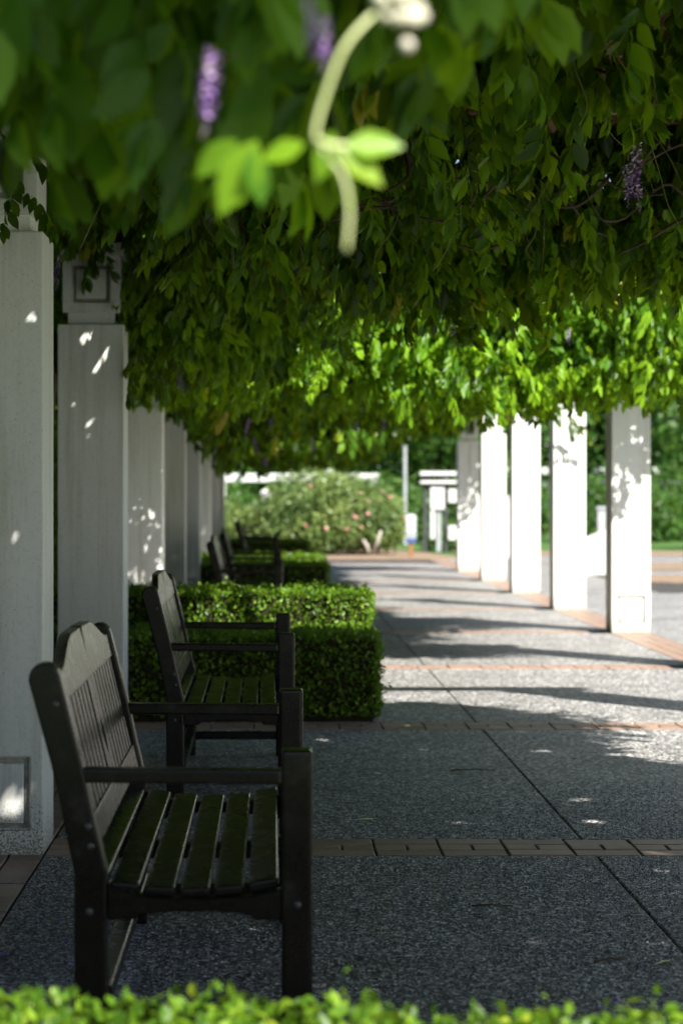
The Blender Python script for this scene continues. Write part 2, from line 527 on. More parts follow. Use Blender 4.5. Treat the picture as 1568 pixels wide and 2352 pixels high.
for side in (0, 1):
    xs = [-.776 - .0575 - .115 * i for i in range(3)] if side == 0 else [3.02 + .0575 + .115 * i for i in range(3)]
    for ci, x in enumerate(xs):
        y = 2.0 + (.115 if ci % 2 else 0)
        while y < 41.2:
            if side == 0 and 5.4 < y < 9.0:
                brick(BL, x, y, pave)
            else:
                bulk_brick(x, y, .109, .224)
            y += .230
o = link_obj("brick_courses", finish(bulk, "brick_courses", M['brick']), pave); o['kind'] = 'stuff'

# the pebbles that stand proud of the nearest slabs
rng = np.random.default_rng(77)
n = 92000
z = np.sqrt(rng.uniform(4.25 ** 2, 9.2 ** 2, n)); x = rng.uniform(-.125, .197, n) * z
ph = (z - P0) % BAY
k = (x > PAVE_X0 + .01) & (np.abs(x - 1.10) > .009) & (ph > BAND + .012) & (ph < BAY - .012) & (rng.random(n) < np.clip((9.4 - z) / 2.0, 0, 1))
x, z = x[k], z[k]; n = len(x)
rad = rng.uniform(.0032, .0062, n); asp = rng.uniform(.6, 1.0, n); th = rng.uniform(0, np.pi, n)
a8 = np.arange(8) * np.pi / 4
lx = rad[:, None] * np.cos(a8) * rng.uniform(.85, 1.12, (n, 8)); ly = (rad * asp)[:, None] * np.sin(a8) * rng.uniform(.85, 1.12, (n, 8))
V = np.zeros((n, 9, 3))
V[:, :8, 0] = x[:, None] + lx * np.cos(th)[:, None] - ly * np.sin(th)[:, None]
V[:, :8, 1] = z[:, None] + lx * np.sin(th)[:, None] + ly * np.cos(th)[:, None]
V[:, :8, 2] = -.0008
V[:, 8] = np.stack([x + rng.normal(0, .0007, n), z + rng.normal(0, .0007, n), rad * rng.uniform(.45, .8, n)], 1)
Q = (np.array([(8, 0, 1, 2), (8, 2, 3, 4), (8, 4, 5, 6), (8, 6, 7, 0)])[None] + (np.arange(n) * 9)[:, None, None]).reshape(-1, 4)
o = link_obj("pebbles", mesh_quads("pebbles", V.reshape(-1, 3), Q, M['pebble'], np.repeat(rng.random(n), 9), True), pave); o['kind'] = 'stuff'

# planting beds
sheet("planting_bed", [(-3, 41.4), (3.9, 41.4), (3.6, 44.5), (2.6, 52), (-3, 52)], -.006, M['mulch'])
sheet("planting_bed", [(5.3, 30.6), (7.6, 28.4), (14, 28.6), (14, 33.0), (5.4, 33.4)], -.006, M['mulch'])
sheet("garden_path", [(5.4, 33.4), (14, 33.0), (14, 35.2), (4.7, 35.4)], -.010, M['aggregate'])
sheet("planting_bed", [(4.7, 35.6), (14, 35.2), (14, 39.6), (4.6, 39.2)], -.006, M['mulch'])
sheet("garden_path", [(4.6, 41.4), (4.6, 39.2), (14, 39.6), (14, 43.5), (4.0, 44.2), (3.9, 41.4)], -.010, M['aggregate'])
sheet("planting_bed", [(4.0, 44.3), (14, 43.6), (14, 47.5), (4.0, 48)], -.006, M['mulch'])

# ------------------------------------------------------------------ pillars
def recessed_box(bm, x0, x1, y0, y1, z0, z1, hx0, hx1, hz0, hz1, d):
    """box whose front face (y0) has a square recess"""
    def v(x, y, z): return bm.verts.new((x, y, z))
    F = [[v(x, y0, z) for x in (x0, hx0, hx1, x1)] for z in (z0, hz0, hz1, z1)]
    for i in range(3):
        for j in range(3):
            if (i, j) != (1, 1):
                bm.faces.new((F[i][j], F[i][j + 1], F[i + 1][j + 1], F[i + 1][j]))
    R = [v(x, y0 + d, z) for x, z in ((hx0, hz0), (hx1, hz0), (hx1, hz1), (hx0, hz1))]
    H = [F[1][1], F[1][2], F[2][2], F[2][1]]
    for i in range(4):
        j = (i + 1) % 4
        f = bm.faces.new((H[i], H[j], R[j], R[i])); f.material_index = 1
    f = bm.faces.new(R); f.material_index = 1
    Bk = [[v(x, y1, z) for x in (x0, x1)] for z in (z0, z1)]
    bm.faces.new((Bk[0][0], Bk[1][0], Bk[1][1], Bk[0][1]))
    bm.faces.new([F[0][3], F[1][3], F[2][3], F[3][3], Bk[1][1], Bk[0][1]])
    bm.faces.new([F[0][0], Bk[0][0], Bk[1][0], F[3][0], F[2][0], F[1][0]])
    bm.faces.new([F[3][0], Bk[1][0], Bk[1][1], F[3][3], F[3][2], F[3][1]])
    bm.faces.new([F[0][0], F[0][1], F[0][2], F[0][3], Bk[0][1], Bk[0][0]])

def make_pillar():
    t = thing("pergola_pillar", "", "pillar")
    h = PW / 2
    bm = bmesh.new()
    recessed_box(bm, -h, h, -h, h, 0, 2.12, -.128, .128, .085, .335, .022)
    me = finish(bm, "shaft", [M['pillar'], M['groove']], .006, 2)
    link_obj("shaft", me, t)
    box_part("access_panel", M['pillar'], (-.105, .105, -h + .006, -h + .024, .108, .312), t, .003, 1)
    box_part("neck", M['pillar'], (-.123, .123, -.123, .123, 2.119, 2.185), t, .003, 1)
    bm = bmesh.new()
    recessed_box(bm, -.15, .15, -.15, .15, 2.184, 2.48, -.1, .1, 2.235, 2.435, .03)
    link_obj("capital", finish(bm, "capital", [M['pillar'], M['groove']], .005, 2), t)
    box_part("inset_panel", M['pillar'], (-.078, .078, -.15 + .010, -.15 + .032, 2.258, 2.412), t, .004, 1)
    box_part("cap", M['pillar'], (-.172, .172, -.172, .172, 2.479, 2.548), t, .005, 2)
    box_part("bracket_post", M['pillar'], (-.04, .04, -.04, .04, 2.547, 2.68), t, .004, 1)
    return t
pil = make_pillar()
LX, RX = -.776 - PW / 2, 3.02 + PW / 2
left_txt = ["white square pillar nearest the camera, cut off at the left edge beside the first bench",
            "white pillar whose capital with square inset panel shows beneath the leaves",
            "pale shaded pillar directly behind the second bench and its box hedge",
            "fourth white pillar from the left in the shaded left row, above the clipped hedge",
            "slim looking fifth pillar of the shaded row, with its dark square hatch above the hedge",
            "sixth pillar of the shaded left row, beside the third and fourth bench backs",
            "seventh pillar of the shaded left row, last but one before the rose bushes",
            "farthest pillar of the shaded left row, ending beside the rose bushes"]
right_txt = {0: "white pillar opposite the nearest left pillar, outside the right edge, throwing its shadow on the paving",
             1: "white right row pillar outside the frame whose capital throws the T shaped shadow on the paving",
             2: "white right row pillar just outside the frame, in front of the widest sunlit one",
             3: "widest sunlit white pillar on the right with leaf shadows over its upper half",
             4: "fully sunlit white pillar with a leafy tendril hanging over its top",
             5: "sunlit white pillar in the middle of the right row, narrow capital showing under leaves",
             6: "sunlit white pillar second from the far end of the right row",
             7: "farthest right row pillar, half grey with leaf shade and white at its foot"}
first = True
for k in range(8):
    for side in (0, 1):
        if side == 1 and k == 0:
            continue
        p = pil if first else copy_tree(pil)
        first = False
        p.location = (LX if side == 0 else RX, P0 + PW / 2 + k * BAY, 0)
        p['label'] = left_txt[k] if side == 0 else right_txt[k]
        p['group'] = "white pillars of the shaded left row" if side == 0 else "white pillars of the sunlit right row"

# ------------------------------------------------------------------ roof timbers
GAP0, GAP1 = 9.9, 14.6
roof = thing("pergola_roof", "weathered brown timber beams and rafters of the pergola roof above the wisteria leaves", "pergola roof", (1.12, 20, 2.68))
def roof_part(name, d, mat):
    x0, x1, y0, y1, z0, z1 = d
    return box_part(name, mat, (x0 - 1.12, x1 - 1.12, y0 - 20, y1 - 20, z0 - 2.68, z1 - 2.68), roof, .004, 1)
# a pair of cross beams clasps the bracket posts of every pillar pair, purlins lie on them, rafters on the purlins
def copies(proto, ys):
    for y in ys:
        c = proto.copy(); COL.objects.link(c); c.parent = roof; c.location.y = y - 20
cb = roof_part("cross_beam", (-1.35, 3.62, 20 - .022, 20 + .022, 2.56, 2.70), M['rafter'])
rows = [P0 + PW / 2 + k * BAY + dy for k in range(-1, 8) for dy in (-.064, .064)]
cb.location.y = rows[0] - 20
copies(cb, rows[1:])
for xc in (-.45, 1.12, 2.5):
    for a, b_ in ((1.5, 10.2), (14.6, 21.8), (26.2, 36)):
        if xc < 0 and b_ == 10.2: b_ = 14.3
        roof_part("purlin", (xc - .03, xc + .03, a, b_, 2.702, 2.80), M['rafter'])
rf = roof_part("rafter", (-1.3, 2.85, 20 - .022, 20 + .022, 2.802, 2.93), M['rafter'])
ys = [y for y in np.arange(1.7, 36, .46) if not (10.1 < y < 14.6) and not (21.8 < y < 26.2)]
rf.location.y = ys[0] - 20
copies(rf, ys[1:])

# ------------------------------------------------------------------ benches
def make_bench():
    t = thing("garden_bench", "", "bench")
    ox = .2                                   # local x = X + .2 ; local y -.76 .. .76
    HL = .76
    Mb = M['bench']
    def X(p): return [(a + ox, z) for a, z in p]
    top = []
    cx, cz, r0 = -.4935, .823, .0345
    for i in range(9):
        a = math.radians(186 - i * 21.5)
        top.append((cx + r0 * math.cos(a), cz + r0 * math.sin(a) * 1.05))
    rear = [(-.428, 0), (-.429, .405), (-.448, .496), (-.4667, .595)] + top + [(-.410, .633), (-.3866, .5245), (-.3583, .409), (-.356, 0)]
    for s in (-1, 1):
        y0, y1 = (s * HL, s * (HL - .062)) if s > 0 else (-HL, -HL + .062)
        a, b_ = min(y0, y1), max(y0, y1)
        bm = bmesh.new(); bm_prism(bm, X(rear), a, b_)
        link_obj("rear_leg", finish(bm, "rear_leg", Mb, .006, 2, angle=35), t)
        bm = bmesh.new(); bm_box(bm, .0203 + ox, .0877 + ox, a, b_, 0, .6697)
        link_obj("front_leg", finish(bm, "front_leg", Mb, .010, 3), t)
        bm = bmesh.new(); bm_prism(bm, X([(-.412, .598), (.021, .594), (.021, .626), (-.42, .629)]), a + .004, b_ - .004)
        link_obj("arm", finish(bm, "arm", Mb, .006, 2), t)
        rail = [(-.358, .300), (-.30, .300), (-.285, .312), (-.2, .318), (-.12, .318), (-.05, .312), (-.038, .300), (.021, .300), (.021, .366), (-.05, .352), (-.16, .345), (-.27, .350), (-.358, .376)]
        bm = bmesh.new(); bm_prism(bm, X(rail), a + .012, b_ - .012)
        link_obj("side_rail", finish(bm, "side_rail", Mb, .003, 1), t)
        bm = bmesh.new(); bm_box(bm, -.357 + ox, .021 + ox, a + .014, b_ - .014, .075, .112)
        link_obj("stretcher", finish(bm, "stretcher", Mb, .003, 1), t)
    bm = bmesh.new(); bm_box(bm, -.395 + ox, -.352 + ox, -HL + .06, HL - .06, .108, .148)
    link_obj("stretcher", finish(bm, "stretcher", Mb, .004, 1), t)
    bm = bmesh.new(); bm_box(bm, .035 + ox, .06 + ox, -HL + .06, HL - .06, .290, .352)
    link_obj("front_rail", finish(bm, "front_rail", Mb, .003, 1), t)
    bm = bmesh.new(); bm_prism(bm, X([(-.40, .31), (.035, .31), (.035, .366), (-.05, .352), (-.16, .345), (-.27, .350), (-.40, .376)]), -.02, .02)
    link_obj("seat_bearer", finish(bm, "seat_bearer", Mb, .003, 1), t)
    # six scooped seat slats
    for a, b_, za, zb in ((-.428, -.362, .407, .386), (-.351, -.289, .381, .3755), (-.278, -.2125, .3715, .368), (-.2006, -.136, .366, .3675), (-.1266, -.062, .369, .374), (-.0516, .013, .378, .390)):
        th = .022
        bm = bmesh.new(); bm_prism(bm, X([(a, za - th), (b_, zb - th), (b_, zb), (a, za)]), -HL + .03, HL - .03)
        link_obj("seat_slat", finish(bm, "seat_slat", Mb, .007, 3), t)
    # backrest: lies a little behind the front edge of the rear legs
    def xf(z): return -.462 + (.845 - z) * .2385 - .010
    th = .028
    yl = HL - .06
    prof = []
    def crest(u):                              # top of the crest rail, u = -1..1 along the bench
        a = abs(u)
        s = min(max((a - .34) / (.92 - .34), 0), 1)
        s = s * s * (3 - 2 * s)
        return .893 - .056 * s - .006 * a
    us = list(np.linspace(-1, -.05, 16)) + [-.030]
    for u in us: prof.append((u * yl, crest(u)))
    prof.append((0, .826))                     # V notch
    for u in reversed(us): prof.append((-u * yl, crest(u)))
    outline = prof + [(yl, .767), (-yl, .767)]
    def lean(bm):
        for v in bm.verts:
            v.co.x += xf(v.co.z) + ox
    def flat_part(name, outl, x0, x1, bev):
        bm = bmesh.new(); bm_prism(bm, outl, x0, x1, axis='x'); lean(bm)
        return link_obj(name, finish(bm, name, Mb, bev, 2, angle=35), t)
    flat_part("crest_rail", outline, -th, 0, .004)
    flat_part("back_rail", [(-yl, .452), (yl, .452), (yl, .516), (-yl, .516)], -th, 0, .004)
    n = 7
    y_in = .098
    pitch = (yl - y_in) / (n + .35)
    for s in (-1, 1):
        for i in range(n):
            yc = s * (y_in + pitch * (i + .62))
            flat_part("back_slat", [(yc - .027, .515), (yc + .027, .515), (yc + .027, .768), (yc - .027, .768)], -.016, -.005, .002)
        # wide centre boards with half of an almond shaped slot each
        slot = [(s * .003, .515), (s * .003, .572)] + [(s * (.003 + .027 * math.sin(math.pi * q)), .572 + .093 * q) for q in (.2, .4, .6, .8)] + [(s * .003, .665), (s * .003, .768)]
        out2 = slot + [(s * .088, .768), (s * .088, .515)]
        flat_part("back_board", out2, -.017, -.004, .002)
    # bolt heads
    for bx, bz in ((-.468, .770), (-.3975, .505), (-.392, .462), (-.395, .32), (.055, .335)):
        for s in (-1, 1):
            bm = bmesh.new()
            bm_lathe(bm, [(.0085, -.004), (.0085, .001), (.006, .003), (.0001, .0034)], 12)
            me = finish(bm, "bolt", M['bolt'], 0, smooth=True)
            o = link_obj("bolt", me, t, (bx + ox, s * (HL + .0005), bz))
            o.rotation_euler = (math.radians(-90 * s), 0, 0)
    return t
bench = make_bench()
bench_txt = ["dark wooden bench nearest the camera, with sharp seat slats and a notched crest",
             "dark wooden bench second from the camera, its far end against the box hedge",
             "dark bench third from the camera, rising behind the two-tier box hedge",
             "dark bench fourth from the camera, close behind the third and overlapped by it",
             "smallest dark bench at the far end of the row in front of the roses"]
for i, z1 in enumerate((4.62, 8.57, 17.2, 21.0, 30.4)):
    o = bench if i == 0 else copy_tree(bench)
    o.location = (-.2, z1 + .76, 0); o.rotation_euler = (0, 0, (0, .004, -.006, .008, -.004)[i])
    o['label'] = bench_txt[i]
    o['group'] = "dark wooden benches along the left pillars"

# ------------------------------------------------------------------ box hedges
def hedge_leaves(rng, x0, x1, y0, y1, z0, z1, dens, size, tmpl, faces="FTRLB"):
    Ps, Ns = [], []
    def add(n, f, nn):
        u = rng.random((n, 2)); p = f(u)
        Ps.append(p); Ns.append(np.tile(np.array(nn, float), (n, 1)))
    A = (x1 - x0) * (z1 - z0); Bb = (x1 - x0) * (y1 - y0); C = (y1 - y0) * (z1 - z0)
    if 'F' in faces: add(int(A * dens), lambda u: np.stack([x0 + u[:, 0] * (x1 - x0), np.full(len(u), y0), z0 + u[:, 1] * (z1 - z0)], 1), (0, -1, 0))
    if 'B' in faces: add(int(A * dens * .5), lambda u: np.stack([x0 + u[:, 0] * (x1 - x0), np.full(len(u), y1), z0 + u[:, 1] * (z1 - z0)], 1), (0, 1, 0))
    if 'T' in faces: add(int(Bb * dens), lambda u: np.stack([x0 + u[:, 0] * (x1 - x0), y0 + u[:, 1] * (y1 - y0), np.full(len(u), z1)], 1), (0, 0, 1))
    if 'R' in faces: add(int(C * dens), lambda u: np.stack([np.full(len(u), x1), y0 + u[:, 0] * (y1 - y0), z0 + u[:, 1] * (z1 - z0)], 1), (1, 0, 0))
    if 'L' in faces: add(int(C * dens * .4), lambda u: np.stack([np.full(len(u), x0), y0 + u[:, 0] * (y1 - y0), z0 + u[:, 1] * (z1 - z0)], 1), (-1, 0, 0))
    P = np.concatenate(Ps); Nn = np.concatenate(Ns)
    w = wobble(P[:, 0] * 6 + P[:, 1] * 2.3, P[:, 2] * 7 + P[:, 1] * 4) * .016
    P = P + Nn * (w + rng.normal(0, .013, len(P)) - .004)[:, None]
    sprout = rng.random(len(P)) < .03
    P[sprout] += Nn[sprout] * rng.uniform(.01, .04, (sprout.sum(), 1))
    D = unit(Nn * .7 + rng.normal(0, .75, P.shape) + np.array([0, 0, .25]))
    H = unit(Nn + rng.normal(0, .6, P.shape))
    n = len(P)
    L = size * rng.uniform(.7, 1.35, n)
    T = np.clip(rng.normal(.5, .22, n) + w * 6, 0, .96)
    P = P - D * (L * .5)[:, None]
    return leaves_at(P, D, H, L, L * rng.uniform(.5, .68, n), T, tmpl)

def hedge(label, tiers, dens, size, tmpl, seed):
    rng = np.random.default_rng(seed)
    x0, x1, y0, y1, zt = tiers[0]
    t = thing("box_hedge", label, "hedge", ((x0 + x1) / 2, (y0 + y1) / 2, 0), "clipped box hedges between the benches")
    off = np.array([(x0 + x1) / 2, (y0 + y1) / 2, 0])
    for i, (a, b_, c, d, h) in enumerate(tiers):
        V, Q, T = hedge_leaves(rng, a, b_, c, d, .03, h, dens, size, tmpl)
        if seed == 21:                          # clipped a little lower towards the walk
            V[:, 2] -= .036 * np.clip(V[:, 0] + .45, 0, 1.4) * V[:, 2] / h - .008
        o = link_obj("foliage", mesh_quads("foliage", V - off, Q, M['box'], T), t); o['kind'] = 'stuff'
        bm = bmesh.new(); q = .022
        bm_box(bm, a + q - off[0], b_ - q - off[0], c + q - off[1], d - q - off[1], 0, h - q - (.045 if seed == 21 else 0))
        bmesh.ops.subdivide_edges(bm, edges=bm.edges, cuts=6, use_grid_fill=True)
        for v in bm.verts:
            v.co += Vector((random.gauss(0, .006), random.gauss(0, .006), random.gauss(0, .004) if v.co.z > .01 else 0))
        link_obj("branch_core", finish(bm, "branch_core", M['twig']), t)
    return t

hedge("foreground box hedge along the bottom edge, its near side in bright sun", [(-1.5, 1.02, 1.75, 3.25, .455)], 4600, .023, LEAF_A, 21)
hedge("two-tier box hedge behind the second bench, its higher tier half sunlit", [(-1.7, .575, 11.52, 12.45, .462), (-1.7, .575, 12.46, 13.2, .655)], 5200, .025, LEAF_B, 22)
hedge("box hedge behind the fourth bench with a thin bright sunlit top", [(-1.7, .603, 22.95, 24.2, .486), (-1.7, .603, 24.21, 25.0, .545)], 2600, .032, LEAF_C, 23)
hedge("farthest low box hedge, dark green in front of the rose bush", [(-1.7, .576, 33.6, 35.0, .50)], 1800, .038, LEAF_C, 24)

# tall dark hedge behind the left pillars
rng = np.random.default_rng(31)
t = thing("tall_hedge", "tall dark hedge running behind the left row of pillars", "hedge", (-2.6, 20, 0))
V, Q, T = hedge_leaves(rng, -3.2, -1.95, 4.5, 40, .05, 2.75, 420, .07, LEAF_C, "FTR")
o = link_obj("foliage", mesh_quads("foliage", V - np.array([-2.6, 20, 0]), Q, M['box'], T), t); o['kind'] = 'stuff'
box_part("branch_core", M['twig'], (-.55, .60, -15.4, 19.9, 0, 2.7), t, 0)

# ------------------------------------------------------------------ wisteria
ROOF_Z = 2.96
def bottom(x, z):
    """lower envelope of the hanging leaves"""
    x = np.asarray(x, float); z = np.asarray(z, float)
    near = 2.34 - .26 * np.clip((z - 6.5) / 4.0, 0, 1) + .10 * np.clip((x - .8) / 1.0, 0, 1) * np.clip((10.2 - z) / 2, 0, 1)
    near = near + .13 * np.exp(-((z - 9.9) / .7) ** 2) * np.sin(3.1 * x + 1.0)
    near = np.where((x < -.38) & (z < 11.3), 2.50, near)
    far_left = 2.0 - .007 * (z - 15)
    far_mid = 1.98
    far_right = np.where(z < 16.5, 2.04, np.clip(2.24 + .035 * (z - 18), 2.15, 2.5))
    fx = np.clip((x + .1) / .8, 0, 1); gx = np.clip((x - 1.3) / 1.0, 0, 1)
    far = far_left * (1 - fx) + fx * (far_mid * (1 - gx) + far_right * gx)
    far = far - .10 * np.exp(-((z - 15.0) / .9) ** 2) * fx
    z_split = np.where(x < -.1, 11.5, 12.4)
    return np.where(z < z_split, near, far) + .11 * wobble(x, z) + .09 * wobble(x, z, 2.6, 3)

def in_gap(x, z):
    edge = .12 * np.sin(x * 5.1) + .08 * np.sin(x * 11 + 1)
    g2 = (z > 21.6 + edge) & (z < 26.2 + edge) & (x > .5 + .2 * np.sin(z * 3))
    return g2 | (z > GAP0 + edge + .2 * wobble(x, z, 2)) & (z < GAP1 + edge) & (x > 1.0 - .22 * (z - 10) + .12 * np.sin(z * 4))

VINE1 = thing("wisteria_vine", "dark leafy wisteria hanging over the first two benches, with leaves close to the camera", "climbing plant", (-1.3, 11.0, 0))
VINE2 = thing("wisteria_vine", "farther wisteria canopy with bright sunlit front hanging over the middle of the walk", "climbing plant", (-1.3, 15.5, 0))
OFF1 = np.array([-1.3, 11.0, 0]); OFF2 = np.array([-1.3, 15.5, 0])

def edge_x(z):
    """right-hand edge of the canopy: ragged, with two longer overhangs"""
    return np.where(np.asarray(z) < 12, 3.5 - .5 * np.clip((np.asarray(z) - 7.0) / 2.0, 0, 1), 2.72) + .10 * np.sin(z * 2.3) + .06 * np.sin(z * 5.1) + 1.35 * np.exp(-((z - 18.25) / .6) ** 2) + 1.4 * np.exp(-((z - 33.8) / .8) ** 2)

def shell(rng, n, x0, x1, z0, z1, depth):
    x = rng.uniform(x0, x1, n); z = rng.uniform(z0, z1, n)
    keep = ~in_gap(x, z) & (x < edge_x(z)) & (wobble(x, z, 2.2, 5) + .35 * wobble(x, z, 5.0, 2) > rng.normal(-.26, .14, n))
    x, z = x[keep], z[keep]
    b_ = bottom(x, z)
    h = b_ + .14 + depth * rng.random(len(x)) ** 1.6
    return np.stack([x, z, np.minimum(h, ROOF_Z)], 1)

rng = np.random.default_rng(41)
# near part, 1.3 .. 11
def px3(px, py, z=None):
    """a point of the walk by where it is seen: on the ground, or z metres away"""
    if z is None:
        z = 5978.0 / (py - 1140)
        return np.array([(px - 625) * z / 4900, z, 0.0])
    return np.array([(px - 625) * z / 4900, z, 1.22 + (1140 - py) * z / 4900])
HOLES = [(px3(px, py), r) for px, py, r in ((1240, 1725, .05), (1222, 1764, .04), (1250, 1769, .05), (1405, 1734, .04), (1330, 1836, .05), (1362, 1886, .05), (1262, 2160, .05), (1530, 2172, .05), (1515, 2000, .03), (740, 1700, .05), (985, 1722, .04), (930, 1665, .05), (900, 1760, .03), (1185, 1990, .03), (1040, 1890, .03))]
HOLES += [(px3(px, py, 7.24), r) for px, py, r in ((84, 650, .028), (70, 695, .016), (66, 730, .022), (18, 1230, .04), (40, 1215, .03), (30, 1850, .05), (12, 520, .04))]
HOLES += [(px3(px, py, 11.16), r) for px, py, r in ((234, 802, .05), (228, 815, .04), (232, 770, .035), (200, 775, .03), (215, 850, .03), (170, 920, .03), (212, 545, .05), (210, 965, .03))]
def open_to_sun(V, Q, T):
    C = V[Q].mean(1); keep = np.ones(len(Q), bool); sd = np.array(SUN_DIR)
    for p, r in HOLES:
        near_ = np.abs(C[:, 0] - p[0]) < 3.2
        d = C[near_] - p
        t_ = d @ sd
        dist = np.linalg.norm(d - t_[:, None] * sd, axis=1)
        keep[np.nonzero(near_)[0][(dist < r * .75 + .018) & (t_ > .05)]] = False
    return V, Q[keep], T
pts1 = np.concatenate([shell(rng, 2600, -1.5, 3.6, 3.6, 6.5, .75), shell(rng, 7400, -1.5, 3.7, 6.0, 11.6, .78)])
# the leafy end of this part of the canopy, closed from its lower edge up to the roof
n = 1500
x = rng.uniform(.0, 3.2, n); z = rng.uniform(9.2, GAP0 - .05, n); b_ = bottom(x, z)
pE = np.stack([x, z, b_ + .12 + rng.random(n) * (ROOF_Z - b_ - .05)], 1)
# thin the leaves where the rafters show through
thin = (pts1[:, 0] > .85) & (pts1[:, 0] < 1.9) & (pts1[:, 1] > 6.4) & (pts1[:, 1] < 9.1) & (wobble(pts1[:, 0] * 1.3, pts1[:, 1] * 1.3, 1.0, 1.2) > -.75)
pts1 = np.concatenate([pts1[~(thin & (rng.random(len(pts1)) < .93))], pE])
# the hanging curtain at the entrance, just in front of the camera on the left
def curtain(rng, n):
    out = []
    while len(out) < n:
        z = rng.uniform(2.7, 4.3); x = rng.uniform(-.25, .19) * z
        lo = 1.22 + (1140 - np.interp(625 + 4900 * x / z, [-300, 0, 200, 330, 450, 520, 640, 760, 900, 1000, 1080, 1180, 1400], [330, 370, 410, 400, 460, 430, 330, 270, 290, 230, 110, 20, -160])) * z / 4900
        zz = lo + .235 + rng.random() ** 1.3 * .55
        sx, sy = 625 + 4900 * x / z, 1140 + 4900 * (1.22 - zz) / z
        if abs(sx - 485) < 90 and -160 < sy < 270 and z < 3.0:
            continue
        out.append((x, z, zz))
    return np.array(out)
fore = curtain(rng, 560)
print("wisteria near leaves", len(pts1))

def leaf_objects(pts, protos, vine, off, mats, smin=.8, smax=1.2):
    meshes = [mesh_quads("leaf", v, q, M['wisteria'], t) for v, q, t in protos]
    for p in pts:
        o = link_obj("leaf", random.choice(meshes), vine, tuple(p - off))
        o.rotation_euler = (random.gauss(0, .3), random.gauss(.25, .3), random.uniform(0, 2 * math.pi))
        s = random.uniform(smin, smax); o.scale = (s, s, s)
fore = fore[np.argsort(fore[:, 1])]
leaf_objects(fore[:150], PROTO_F, VINE1, OFF1, None, .9, 1.25)
xs_, ys_ = 625 + 4900 * pts1[:, 0] / pts1[:, 1], 1140 + 4900 * (1.22 - pts1[:, 2]) / pts1[:, 1]
vis = (xs_ > -40) & (xs_ < 1600) & (ys_ > -60)
order = np.argsort(np.where(vis, pts1[:, 1], 99))
own = order[:140]
leaf_objects(pts1[own], PROTO_A, VINE1, OFF1, None)
rest = np.delete(pts1, own, axis=0)
nearI = rest[:, 1] < 7.6
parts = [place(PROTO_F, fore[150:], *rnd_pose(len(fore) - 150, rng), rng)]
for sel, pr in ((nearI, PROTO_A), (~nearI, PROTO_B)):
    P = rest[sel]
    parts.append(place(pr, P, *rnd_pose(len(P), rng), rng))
# roof layer that keeps the sun out
def roof_layer(rng, n, x0, x1, z0, z1, size):
    x = rng.uniform(x0, x1, n); z = rng.uniform(z0, z1, n)
    k = ~in_gap(x, z) & (x < edge_x(z) + .25); x, z = x[k], z[k]
    P = np.stack([x, z, ROOF_Z + .09 + np.abs(rng.normal(0, .07, len(x)))], 1)
    D = unit(rng.normal(0, 1, P.shape) * (1, 1, .35)); H = unit(np.array([0, 0, 1.0]) + rng.normal(0, .4, P.shape))
    L = size * rng.uniform(.7, 1.3, len(P))
    return leaves_at(P, D, H, L, L * .55, np.clip(rng.normal(.5, .2, len(P)), 0, 1), LEAF_C)
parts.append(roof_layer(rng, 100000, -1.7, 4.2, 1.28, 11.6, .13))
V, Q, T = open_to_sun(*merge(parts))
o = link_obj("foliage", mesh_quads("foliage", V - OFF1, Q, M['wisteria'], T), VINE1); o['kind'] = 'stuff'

# farther part
rng = np.random.default_rng(42)
pA = shell(rng, 4600, -1.3, .3, 11.3, 16.5, .55)
pB = shell(rng, 8200, .0, 4.5, 14.3, 19.2, .6)
# the sunlit front of the farther canopy: leaves from its lower edge up to the roof
n = 2300
x = rng.uniform(-.1, 3.2, n); z = GAP1 + rng.random(n) ** 1.3 * .9 + .15 * np.sin(x * 4.2) - .1; b_ = bottom(x, np.maximum(z, 14.6))
pF = np.stack([x, z, b_ + .1 + rng.random(n) * (ROOF_Z - b_ - .1)], 1)
pC = shell(rng, 9000, -1.4, 3.6, 16.2, 26, .6)
pD = shell(rng, 7000, -1.4, 4.2, 25, 35.5, .6)
parts = []
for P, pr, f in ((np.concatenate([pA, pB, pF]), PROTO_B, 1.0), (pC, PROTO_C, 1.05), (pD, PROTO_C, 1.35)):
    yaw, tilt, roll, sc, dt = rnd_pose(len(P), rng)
    parts.append(place(pr, P, yaw, tilt, roll, sc * f, dt + (.30 if pr is PROTO_B else .12), rng))  # farther leaves tinted lighter, painting in their sunlit look
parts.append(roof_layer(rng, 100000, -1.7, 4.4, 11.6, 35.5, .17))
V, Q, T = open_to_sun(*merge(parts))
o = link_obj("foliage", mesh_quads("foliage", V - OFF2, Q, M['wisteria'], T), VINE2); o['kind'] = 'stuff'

# (openings in the leaves are cut below, before the meshes are made)
# woody limbs and tendrils
def limb(vine, off, pts, r, name="limb", mat='bark', seg=8, sub=5):
    P = [Vector(p) for p in pts]
    sm = []
    for i in range(len(P) - 1):
        a, b_, c, d = P[max(i - 1, 0)], P[i], P[i + 1], P[min(i + 2, len(P) - 1)]
        for s in range(sub):
            u = s / sub
            sm.append(.5 * ((2 * b_) + (-a + c) * u + (2 * a - 5 * b_ + 4 * c - d) * u * u + (-a + 3 * b_ - 3 * c + d) * u ** 3))
    sm.append(P[-1])
    n_ = len(sm)
    rad = [r[0] + (r[1] - r[0]) * i / (n_ - 1) for i in range(n_)]
    bm = bmesh.new(); bm_tube(bm, [p - Vector(off) for p in sm], rad, seg)
    return link_obj(name, finish(bm, name, M[mat], smooth=True), vine)
limb(VINE1, OFF1, [(-1.3, 11.9, 0), (-1.28, 11.85, 1.2), (-1.2, 11.9, 2.1), (-.92, 12.0, 2.42), (-.55, 12.2, 2.52), (0.0, 12.1, 2.7), (.8, 11.4, 2.8)], (.055, .03), "trunk")
